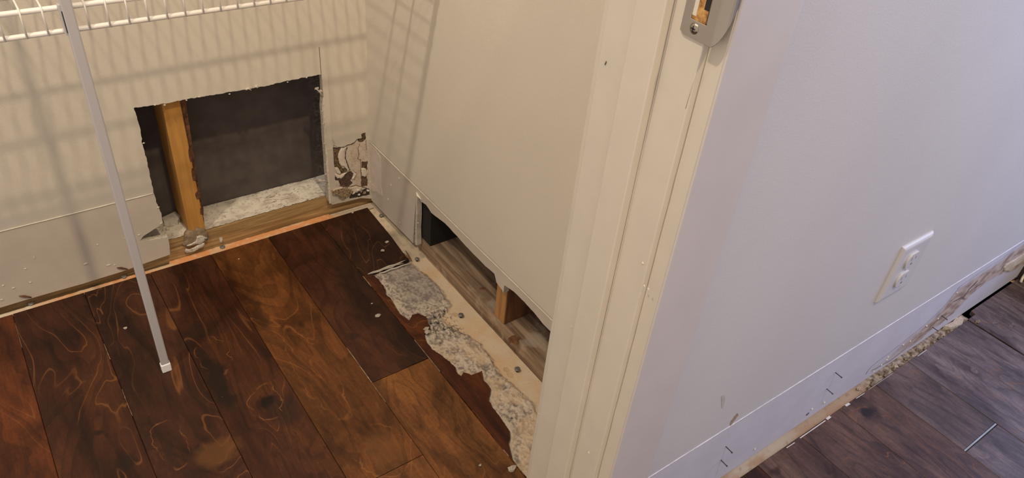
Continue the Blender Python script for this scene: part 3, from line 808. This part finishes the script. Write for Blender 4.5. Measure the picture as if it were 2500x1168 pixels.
dab = lump('plaster_dab', atZ(540, 590, 0.002), 0.004, 0.004, 0.008, 3.0, M_gyp, None, 0.4, 2); thing(dab, 'pointed white dab of plaster behind a nail right of the plaster chunk', 'plaster dab')
for i, (x, y, s, lab) in enumerate(((60, 724, 1.2, 'brown splinter poking from under the back wall at the far left'), (297, 655, 1.2, 'brown splinter at the wall foot left of the white pole'))):
    p = atY(x, y, YA - 0.002)
    o = tube('wood_splinter', [p + Vector((-0.008, 0, 0.004)), p, p + Vector((0.010, -0.002, -0.006))], [0.0008, 0.0022, 0.001], M_stud_edge, None, 6); thing(o, lab, 'splinter')

# ================================================================== WALL B (closet side wall)
B = lambda x, y: atX(x, y, XB)
cut_px = [(1027, 492), (1040, 500), (1053, 520), (1064, 529), (1086, 545), (1112, 573), (1138, 602), (1160, 625), (1185, 650), (1207, 669), (1212, 690), (1225, 708), (1229, 716), (1231, 697), (1254, 712), (1280, 738), (1303, 763), (1332, 799)]
cut = [B(*p) for p in cut_px]
Bol = [Vector((XB, YA, 0.004)), Vector((XB, YA, ZT))]
Bol += [Vector((XB, YC + 0.03, ZT)), Vector((XB, YC + 0.03, cut[-1].z))]
Bol += list(reversed(jag(cut, 0.006, 0.0008, 7.0, (2,), False)))
pe = B(1017, 472)
Bol += [pe, B(1012, 530), B(1008, 594), B(990, 575), B(955, 540)]
wall_right = structure(prism('wall_side', Bol, (1, 0, 0), DW, (M_wall_closet, M_gyp)))
bead('paint_ridge', [Vector((XB, YA - 0.002 - 0.02 * i, SEAM - 0.0055 - 0.0006 * (i - 10) * 0.5 * 0 + 0.0008 * fbm(i, 0, 0.4, 2.0))) for i in range(44)], 0.0010, M_bead, wall_right)
# folded flap of paper along the cut and its left torn return
ret = prism('torn_edge', [Vector((XB - 0.0006, pe.y + 0.0005, pe.z)), Vector((XB - 0.0006, pe.y - 0.0035, pe.z - 0.012)), Vector((XB - 0.0006, pe.y - 0.005, 0.10)), Vector((XB - 0.0006, pe.y - 0.003, 0.06)), Vector((XB - 0.0006, pe.y - 0.006, 0.017)), Vector((XB - 0.0006, pe.y + 0.003, 0.013))], (1, 0, 0), DW * 0.9, (M_paper,), wall_right)
tube('paper_curl', [B(1018, 470) - Vector((0.001, 0, 0)), B(1022, 478) - Vector((0.002, 0, 0)), B(1030, 488) - Vector((0.001, 0, 0))], [0.002, 0.0028, 0.0008], M_bead, wall_right, 6)
# pinkish skim patch by the corner
sk = [B(*p) for p in ((903, 352), (918, 366), (930, 385), (931, 455), (934, 478), (928, 476), (920, 468), (912, 468), (903, 458))]
M_skim = simple('skim coat', (0.62, 0.54, 0.47), 0.7, nscale=50, namp=0.05, bump=0.3)
prism('skim_patch', [p - Vector((0.0008, 0, 0)) for p in jag(sk, 0.004, 0.0008, 1.0, (1, 2))], (1, 0, 0), 0.0007, (M_skim,), wall_right)
for i, (x, y, s) in enumerate(((955, 453, 1.3), (948, 487, 1), (975, 436, 1), (977, 545, 1), (905, 445, 1.4), (911, 452, 1), (1021, 545, 1))):
    lump('paper_fleck', B(x, y) - Vector((0.0008, 0, 0)), 0.0008, 0.0020 * s, 0.0018 * s, i * 1.9, M_bead, wall_right, 0.4, 2)
# smudges low on the wall, near the jamb
PB = 0.030
XP0, XP1 = XB + DW, XB + DW + 0.089
plate_side = box('sill_plate', XP0 + 0.0005, XP1 - 0.0005, YC + 0.118, YA + DW - 0.002, SUB + 0.0005, PB, M_plate_side)
thing(plate_side, 'weathered grey-brown sill plate in the low cut-out of the closet side wall', 'sill plate')
lump('knot', atZ(1178, 705, PB) - Vector((0, 0, 0.0008)), 0.007, 0.005, 0.0012, 4.0, M_block, plate_side, 0.3, 2)
lump('wet_stain', atZ(1255, 830, PB) - Vector((0, 0, 0.0008)), 0.012, 0.010, 0.0012, 6.0, M_block, plate_side, 0.6, 3)
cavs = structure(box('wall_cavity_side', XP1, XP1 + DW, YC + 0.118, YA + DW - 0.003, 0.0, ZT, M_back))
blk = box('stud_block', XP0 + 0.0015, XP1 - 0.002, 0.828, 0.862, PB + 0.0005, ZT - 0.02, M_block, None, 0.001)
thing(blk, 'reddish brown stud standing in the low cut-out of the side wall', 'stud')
box('lit_edge', XP0 + 0.0004, XP0 + 0.0016, 0.829, 0.861, PB + 0.0008, 0.5, M_block_front, blk)  # brighter wood colour paints the light falling on this stud face
corner_stud = box('corner_stud', XP0 + 0.0015, XP1 - 0.002, 1.112, 1.175, PB + 0.0006, ZT - 0.02, M_cavity_shade, None)
thing(corner_stud, 'stud coloured with the black cavity shade, at the left end of the side wall cut-out', 'stud')

# ================================================================== PARTITION, JAMB, CASINGS
YP = YC + 0.114
wall_front = structure(box('wall_front', XJ + 0.0185, 1.853, YC, YC + DW, 0.006, ZT, M_wall_room))
# (the cavity of the partition, closed on the closet side)
box('inner_drywall', XJ + 0.0185, XB + 0.0, YP - DW, YP, 0.0, ZT, M_wall_closet, wall_front)
bead('paint_ridge', [Vector((0.5615 + 0.03 * i, YC, SEAM - 0.0065 + 0.0006 * fbm(i, 0, 0.5, 4.0))) for i in range(44)], 0.0011, simple('pale paint bead', (0.70, 0.68, 0.66), 0.45), wall_front)
jamb = structure(box('trim_1', XJ, XJ + 0.018, YC, YP, 0.0, ZT, M_trim, None, 0.0012))
box('door_stop', XJ - 0.0105, XJ, 0.400, 0.4335, 0.0, ZT, M_trim, jamb, 0.0012)
tube('caulk_line', [Vector((XJ - 0.0002, 0.3995, z / 20)) for z in range(27)], [0.0008 + 0.0006 * abs(noise.noise(Vector((z * 3.1, 0, 0)))) for z in range(27)], M_trim, jamb, 6)
casing = structure(box('trim_2', 0.478, 0.559, YC - 0.0185, YC, 0.0, ZT, M_casing, None, 0.0022, 3))
box('casing_edge', 0.4772, 0.4790, YC - 0.0165, YC - 0.0005, 0.0, ZT, M_trim, casing)
tube('caulk_line', [Vector((0.4775, YC - 0.0008, z / 40)) for z in range(53)], [0.0012 + 0.0014 * max(0, noise.noise(Vector((z * 1.7, 4, 0)))) for z in range(53)], M_trim, casing, 6)
casing2 = structure(box('trim_3', 0.476, 0.557, YP, YP + 0.0145, 0.0, ZT, M_trim, None, 0.005, 4))
# small drips, nicks and scratches in the paint
for i, (x, y, X) in enumerate(((1407, 797, XJ), (1395, 800, XJ), (1572, 700, XJ), (1568, 645, XJ), (1418, 964, XJ), (1316, 1013, 0.476), (1437, 1107, XJ), (1582, 708, XJ))):
    lump('paint_drip', atX(x, y, X - 0.0003), 0.0006, 0.0012, 0.0016, i * 3.0, M_bead, jamb, 0.4, 2)
for (a, b, X) in (((1467, 150), (1465, 158), 0.476), ((1480, 150), (1477, 158), XJ)):
    tube('scratch', [atX(*a, X - 0.0004), atX(*b, X - 0.0004)], 0.0006, M_nail, jamb, 6)
tube('scratch', [atY(1700, 148, YC) + Vector((XJ - 0.0004 - atY(1700, 148, YC).x, 0, 0))] * 1 + [Vector((XJ - 0.0004, YC + 0.0015, 0.77))], 0.0002, M_trim, jamb, 6)

# ================================================================== STRIKE PLATE
sp = empty('strike_plate', (XJ, 0.37, 0.83))
thing(sp, 'satin nickel strike plate with a curved lip screwed to the door jamb', 'strike plate')
S = lambda x, y, X=XJ - 0.0016: atX(x, y, X)
top_z = 0.915
pB = [S(1667, 50), S(1672, 82), S(1705, 98), S(1737, 112)]
yl = S(1668, 40).y; zb = 0.8285
# flat part and lip are one bent sheet: rows of (y, x) down the profile, cut by a slanting lower edge
def strike():
    prof = []   # (y, x)
    y_l, y_r = yl, 0.3535
    for i in range(9): prof.append((y_l + (y_r - y_l) * i / 8, XJ - 0.0016))
    R = 0.0095
    for i in range(1, 9):
        a = math.radians(84) * i / 8
        prof.append((y_r - R * math.sin(a), XJ - 0.0016 + R * (1 - math.cos(a))))
    def zlow(i):
        y = prof[i][0]
        if i <= 8:
            t = i / 8; z = zb
            if i == 0: z += 0.0022
            if i == 8: z += 0.0
            return z
        t = (i - 8) / 8
        return zb + 0.0006 + 0.034 * t ** 1.9
    hy0, hy1, hz0 = yl - 0.0075, yl - 0.0235, zb + 0.0145
    vs = []; fs = []
    zs_n = 24
    n = len(prof)
    for i in range(n):
        zl = zlow(i)
        for j in range(zs_n + 1):
            vs.append((prof[i][1], prof[i][0], zl + (top_z - zl) * j / zs_n))
    for i in range(n - 1):
        for j in range(zs_n):
            cy = (prof[i][0] + prof[i + 1][0]) / 2; a = i * (zs_n + 1) + j
            cz = vs[a][2]
            if hy1 < cy < hy0 and cz > hz0 - 0.0015: continue
            fs.append((a, a + zs_n + 1, a + zs_n + 2, a + 1))
    me = bpy.data.meshes.new('plate'); me.from_pydata(vs, [], fs)
    o = link('plate', me, None, (M_nickel,))
    md = o.modifiers.new('thick', 'SOLIDIFY'); md.thickness = 0.0014; md.offset = 0
    bv = o.modifiers.new('bev', 'BEVEL'); bv.width = 0.0003; bv.segments = 1; bv.limit_method = 'ANGLE'
    return o, (hy0, hy1, hz0)
st, (hy0, hy1, hz0) = strike()
pocket = box('latch_pocket', XJ - 0.0014, XJ - 0.0008, hy1 + 0.0002, hy0 - 0.0002, hz0 - 0.001, top_z, M_rust)
pocket_dark = box('pocket_shadow', XJ - 0.0015, XJ - 0.0010, hy1 + 0.0002, hy1 + 0.0048, hz0 + 0.0105, top_z, M_slot)  # flat black strip paints the shadow inside the latch pocket
lite = box('pocket_paint', XJ - 0.0016, XJ - 0.0010, hy0 - 0.0050, hy0 - 0.0003, hz0 + 0.003, top_z, M_bead, None)
scp = S(1694, 70, XJ - 0.0026)
screw = tube('screw', [scp + Vector((0.0016, 0, 0)), scp + Vector((0.0002, 0, 0)), scp - Vector((0.0010, 0, 0))], [0.0046, 0.0046, 0.0032], M_screw, None, 20)
ca = box('screw_slot', scp.x - 0.00115, scp.x - 0.0007, scp.y - 0.0024, scp.y + 0.0024, scp.z - 0.0005, scp.z + 0.0005, M_slot)
cb = box('screw_slot', scp.x - 0.00115, scp.x - 0.0007, scp.y - 0.0005, scp.y + 0.0005, scp.z - 0.0024, scp.z + 0.0024, M_slot)
settle(sp, (st, pocket, pocket_dark, lite, screw, ca, cb))
for a in (ca, cb):
    w = a.matrix_world.copy()
for i, (a, b) in enumerate((((1664, 50), (1667, 66)), ((1667, 60), (1673, 78)), ((1669, 66), (1672, 84)))):
    tube('chipped_paint', [S(*a, XJ - 0.0005), S(*b, XJ - 0.0005)], [0.0004, 0.0011], M_bead, jamb, 6)

# ================================================================== OUTLET
oc0, oc1 = atY(2206, 600, YC), atY(2131, 739, YC)
ox0, ox1 = 1.0705, 1.1600; oz0, oz1 = 0.2790, 0.3945
out = empty('wall_outlet', ((ox0 + ox1) / 2, YC, (oz0 + oz1) / 2))
thing(out, 'white duplex electrical outlet on the wall right of the door casing', 'electrical outlet')
cx, cz = (ox0 + ox1) / 2, (oz0 + oz1) / 2
def cover():
    vs = []; fs = []
    prof = [(0.0, 0.0), (0.0, 0.0022), (0.0022, 0.0046), (0.0055, 0.0060), (0.0085, 0.0064)]
    for ins, d in prof:
        for (x, z) in ((ox0 + ins, oz0 + ins), (ox1 - ins, oz0 + ins), (ox1 - ins, oz1 - ins), (ox0 + ins, oz1 - ins)): vs.append((x, YC - d, z))
    for r in range(len(prof) - 1):
        for i in range(4): j = (i + 1) % 4; fs.append((r * 4 + i, r * 4 + j, r * 4 + 4 + j, r * 4 + 4 + i))
    k = (len(prof) - 1) * 4; fs.append((k, k + 1, k + 2, k + 3))
    o = pym('cover_plate', vs, fs, (M_cover,))
    b = o.modifiers.new('b', 'BEVEL'); b.width = 0.0008; b.segments = 2; b.limit_method = 'ANGLE'; b.angle_limit = 0.5
    return o
parts = [cover()]
def receptacle(zc, xc):
    pts = []; w, h = 0.0172, 0.0140
    for i in range(40):
        a = 2 * math.pi * i / 40
        x, z = 0.0175 * math.cos(a), 0.0175 * math.sin(a)
        z = max(-0.0140, min(0.0140, z)); pts.append(Vector((xc + x, YC - 0.0062, zc + z)))
    o = prism('receptacle', pts, (0, -1, 0), 0.0034, (M_cover,))
    b = o.modifiers.new('b', 'BEVEL'); b.width = 0.0006; b.segments = 2; b.limit_method = 'ANGLE'
    y = YC - 0.0096
    kids = [box('slot', xc - 0.0068, xc - 0.0056, y - 0.0003, y + 0.002, zc + 0.0012, zc + 0.0078, M_slot2, o),
            box('slot', xc + 0.0056, xc + 0.0068, y - 0.0003, y + 0.002, zc + 0.0018, zc + 0.0072, M_slot2, o),
            tube('ground_hole', [Vector((xc, y - 0.0003, zc - 0.0062)), Vector((xc, y + 0.002, zc - 0.0062))], 0.0023, M_slot2, o, 12)]
    return o
rxc = 1.1135
parts += [receptacle(cz + 0.0205, rxc), receptacle(cz - 0.0195, rxc)]
sc_ = tube('cover_screw', [Vector((rxc, YC - 0.006, cz + 0.0005)), Vector((rxc, YC - 0.0076, cz + 0.0005)), Vector((rxc, YC - 0.0080, cz + 0.0005))], [0.0028, 0.0028, 0.0018], M_cover, None, 14)
parts.append(sc_)
settle(out, parts)

# ================================================================== NAILS LEFT IN THE ROOM WALL
for x, y, lab in ((2039.5, 910, 'finish nail in the room wall below the outlet, upper of its pair'), (2018, 950, 'finish nail in the room wall below the outlet, lower of its pair'),
                  (1772, 1091, 'finish nail sticking out near the door casing, upper of its pair'), (1760, 1124, 'finish nail sticking out near the door casing, lower of its pair'),
                  (2298, 771, 'finish nail sticking out at the edge of the brown stain, upper of its pair'), (2276, 799, 'finish nail sticking out at the edge of the brown stain, lower of its pair')):
    p = atY(x, y, YC)
    o = tube('finish_nail', [p + Vector((0, 0.001, 0)), p + Vector((0, -0.011, -0.0005)), p + Vector((0, -0.0125, -0.0005)), p + Vector((0, -0.0140, -0.0006))], [0.0008, 0.0008, 0.0013, 0.0013], M_pin, None, 8)
    thing(o, lab, 'nail', 'finish nails left in the room wall')
p = atY(1971, 1011, YC); o = tube('screw_anchor', [p - Vector((0.003, 0.0005, 0.0015)), p + Vector((0.003, -0.0005, 0.0015))], 0.0012, M_pin, None, 8)
thing(o, 'short dark brad lying flat against the foot of the room wall', 'nail')

# ---- water stain and torn paper low on the room wall
def z6(pts):
    r = []
    for a, b in pts:
        q = atY(2250 + a / 3.893, 560 + b / 3.893, YC); r.append((q.x, q.z))
    return r
stain_up = z6([(-480, 1330), (-300, 1200), (0, 960), (100, 870), (190, 780), (330, 600), (430, 530), (560, 440), (740, 330), (830, 250), (973, 150)])
stain_lo = z6([(-480, 1350), (-300, 1260), (0, 1040), (60, 975), (160, 915), (300, 800), (400, 690), (480, 610), (560, 545), (700, 450), (790, 410), (860, 400), (973, 330)])
def interp(ln, x):
    if x <= ln[0][0]: return ln[0][1]
    for (x0, z0), (x1, z1) in zip(ln, ln[1:]):
        if x0 <= x <= x1: return z0 + (z1 - z0) * (x - x0) / (x1 - x0)
    return ln[-1][1]
dark_l = z6([(400, 640), (450, 570), (520, 500)]); dark_2 = z6([(300, 690), (380, 650), (410, 660)]); dark_3 = z6([(500, 560), (560, 520)]); dark_4 = z6([(755, 380), (775, 350)])
flap_c = z6([(775, 360), (800, 330), (870, 290), (973, 225), (973, 300), (880, 350), (830, 400), (775, 390)])
edge_l = z6([(-480, 1345), (-300, 1250), (-50, 1050), (20, 985), (110, 900), (190, 825), (270, 790)])
def stain_shade(u, v):
    w = 0.004 * fbm(u, v, 35, 2.0, 4)
    a, b = interp(stain_up, u), interp(stain_lo, u)
    k = sst(v + w, b - 0.001, b + 0.003) * (1 - sst(v + w, a - 0.004, a + 0.018))
    if a <= b: k = 0
    k *= sst(u, 1.20, 1.42) * 0.9
    n = fbm(u * 0.6, v, 60, 5.0, 4)
    c = lerp3((0.26, 0.17, 0.12), (0.50, 0.40, 0.33), sst(n, -0.3, 0.25))
    h = 0.0
    if v > b and v < a: h = 0.0008 * n
    for ln, wd in ((dark_l, 0.006), (dark_2, 0.003), (dark_3, 0.003), (dark_4, 0.004)):
        d = seg_dist((u + w, v + w), ln); q = 1 - sst(d, wd * 0.3, wd * 1.3)
        if q > 0: c = lerp3(c, (0.09, 0.06, 0.05), q * 0.85); k = max(k, q)
    d = seg_dist((u, v + 0.4 * w), edge_l)
    if d < 0.003: q = 1 - sst(d, 0.0008, 0.003); c = lerp3(c, (0.20, 0.13, 0.09), q); k = max(k, q * 0.9)
    if inside((u + w * 0.4, v + w * 0.4), flap_c): c = lerp3((0.52, 0.42, 0.28), (0.66, 0.58, 0.45), sst(n, -0.2, 0.2)); k = 0.9; h = -0.002
    e = min(u - 1.16, v - 0.007, 0.165 - v)
    return k > 0.004, (*c, k), (h - 0.0004) * sst(e, 0, 0.02) - 0.0002
sheet('stained_patch', 1.16, 1.8525, 0.007, 0.165, 0.0019, lambda u, v, h: (u, YC + h, v), stain_shade, (M_wall_room,), wall_front)
# white paper nibs along the torn edge
for i, (x, y) in enumerate(((2133, 908), (2165, 880), (2168, 873), (2205, 843), (2222, 835), (2262, 797), (2336, 716), (2152, 892), (2290, 780), (2012, 984), (1843, 1098), (1982, 1000))):
    lump('paper_nib', atY(x, y, YC - 0.0012), 0.0026, 0.0012, 0.0016, i * 2.7, M_bead, wall_front, 0.5, 2)
M_smear = simple('brown smear', (0.40, 0.29, 0.22), 0.7, nscale=200, namp=0.2)
def smear(trace, Y, m, parent, s):
    prism('smear', jag([atY(x, y, Y - 0.0004) for x, y in trace], 0.002, 0.001, s, (0, 2)), (0, 1, 0), 0.0003, (m,), parent)
M_smear2 = simple('faint smear', (0.50, 0.47, 0.45), 0.7, nscale=200, namp=0.1)
smear([(1783, 1032), (1793, 1018), (1801, 1009), (1803, 1015), (1795, 1025), (1790, 1032), (1783, 1042)], YC, M_smear, wall_front, 1.0)
smear([(1762, 968), (1770, 963), (1771, 975), (1765, 998), (1762, 995)], YC, M_smear2, wall_front, 2.0)

# crumbs and rubble in the gap below the stain
rr = random.Random(8)
for i in range(34):
    x = 1.20 + 0.40 * (i + rr.random()) / 34
    y = rr.uniform(0.3475, YC - 0.003)
    s = rr.uniform(0.6, 1.1)
    o = lump('rubble_piece', (x, y, SUB + 0.004), 0.0062 * s, 0.0045 * s, 0.0046 * s, i * 1.3, M_crumb_brown if i % 5 else M_crumb, None, 0.7, 2)
    thing(o, 'small rubble crumb in the open gap between plank ends and room wall, under the stain', 'plaster crumb', 'rubble in the gap by the room wall')
big = prism('plaster_scrap', [atZ(x, y, 0.004) for x, y in ((2305, 796), (2326, 786), (2334, 777), (2345, 772), (2353, 780), (2350, 790), (2335, 796), (2320, 800))], (0, 0, -1), 0.011, (M_crumb, M_gyp))
thing(big, 'pink-tan plaster scrap, the largest piece in the gap under the brown stain', 'plaster scrap')
for i, (a, b) in enumerate((((2372, 770), (2362, 761)), ((2384, 760), (2372, 752)))):
    pass
o = lump('plaster_scrap', atZ(2386, 787, 0.0), 0.0075, 0.0035, 0.003, 2.0, M_crumb_brown, None, 0.5, 3); thing(o, 'tan plaster chip lying in the wide dark seam of the room floor', 'plaster scrap')
M_dustmark = simple('dusty mark on plank', (0.16, 0.12, 0.12), 0.7, nscale=160, namp=0.3)
for i, (x, y, a, b) in enumerate(((2404, 786, .004, .010), (2430, 787, .012, .006), (2380, 905, .010, .008), (2472, 795, .012, .005))):
    p = atZ(x, y, 0.0006); n = 18
    vs = [p + Vector((a * math.cos(t * 6.2832 / n) * (1 + .4 * noise.noise(Vector((t, i, 0)))), b * math.sin(t * 6.2832 / n) * (1 + .4 * noise.noise(Vector((t, i, 5)))), 0)) for t in range(n)]
    pym('dust_mark', vs, [tuple(range(n))], (M_dustmark,), floor)

# loose crumbs on the closet floor
CR_ = [((935, 613), 1.0, 'pale crumb on the dark plank by the closet corner'), ((922, 772), 1.3, 'pale crumb on the dark plank left of the torn strip'), ((1044, 812), 1.5, 'whitish crumb on the torn edge by the mouldy nail, upper of two'),
       ((1041, 804), 1.2, 'whitish crumb touching the larger one at the torn edge'), ((1250, 1146), 1.6, 'white crumb at the lower tip of the torn plank, beside the door jamb'), ((1172, 1137), .6, 'tiny white crumb on the brown plank left of the jamb foot'),
       ((306, 802), .7, 'tiny pale crumb on the plank left of the white pole'), ((861, 520), .5, 'tiny pale crumb on the plank near the back wall, right end'), ((583, 633), .4, 'tiny pale crumb near the back wall behind the white pole'),
       ((908, 742), .5, 'small tan crumb just above the bigger pale crumb'), ((945, 592), .9, 'pinkish splinter crumb on the end of the corner plank')]
for i, ((x, y), s, lab) in enumerate(CR_):
    o = lump('plaster_crumb', atZ(x, y, 0.0002), 0.0046 * s, 0.0034 * s, 0.0022 * s, i * 4.1, M_crumb, None, 0.5, 2); thing(o, lab, 'plaster crumb')

# ================================================================== WIRE SHELF
sh = empty('wire_shelf', (0.1, 1.2, 0.66)); thing(sh, 'white wire closet shelf across the top left, in front of the back wall', 'wire shelf')
kids = []
YS = 1.0745
kids.append(tube('lip_rod', [(-0.50, YS, 0.6605), (XB - 0.004, YS, 0.6605)], 0.0036, M_white, None, 12))
kids.append(tube('lip_rod', [(-0.50, YS, 0.6300), (XB - 0.004, YS, 0.6300)], 0.0035, M_white, None, 12))
kids.append(tube('deck_rod', [(-0.50, 1.142, 0.6565), (XB - 0.004, 1.142, 0.6565)], 0.0030, M_white, None, 12))
kids.append(tube('deck_rod', [(-0.50, 1.197, 0.6565), (XB - 0.004, 1.197, 0.6565)], 0.0030, M_white, None, 12))
kids.append(tube('back_rod', [(-0.50, YA - 0.006, 0.6565), (XB - 0.004, YA - 0.006, 0.6565)], 0.0030, M_white, None, 12))
w0 = tube('deck_wire', [(0, YA - 0.004, 0.6635), (0, YS + 0.006, 0.6650), (0, YS - 0.001, 0.6650), (0, YS - 0.0042, 0.6620), (0, YS - 0.0045, 0.655), (0, YS - 0.0042, 0.6280)], 0.0013, M_white, None, 8)
first = True
k = -22
wires = []
while True:
    x = 0.0569 + 0.0242 * k; k += 1
    if x > XB - 0.006: break
    o = w0 if first else w0.copy()
    if not first: COL.objects.link(o)
    first = False
    o.location.x = x; wires.append(o)
settle(sh, kids + wires)

# support pole
PX, PY = 0.1085, 1.0635
pole = empty('shelf_support_pole', (PX, PY, 0)); thing(pole, 'slim white upright pole, coloured shade grey, from the wire shelf down to the closet floor', 'support pole')
w, d = 0.0068, 0.0045
sft = box('shaft', PX - w, PX + w, PY - d, PY + d, 0.006, 1.25, M_pole, None, 0.0018, 2)
foot = box('foot_cap', PX - w - 0.0013, PX + w + 0.0013, PY - d - 0.0014, PY + d + 0.0014, 0.0, 0.0185, M_plastic, None, 0.0016, 2)
clip = box('clip', PX - w - 0.0028, PX - w + 0.0018, PY - 0.001, PY + 0.0085, 0.628, 0.668, M_pole, None, 0.0008)
clip2 = box('clip_recess', PX - w - 0.0006, PX - w + 0.0006, PY - 0.0035, PY + 0.0012, 0.632, 0.660, M_slot)
settle(pole, (sft, foot, clip, clip2))

# ================================================================== DARK FRAME BEYOND THE END OF THE ROOM WALL
fr = structure(box('door_1', 1.858, 1.93, -0.45, YC + 0.02, -0.002, 0.16, M_frame, None, 0.003))
structure(box('trim_4', 1.853, 1.951, YC, YC + 0.05, 0.0, ZT, M_frame))
o = tube('cable_end', [atZ(2492, 690, 0.006), atZ(2496, 680, 0.012), atZ(2503, 668, 0.02)], 0.003, M_bead, None, 8); thing(o, 'bit of cream cable on the floor beyond the end of the room wall', 'cable')
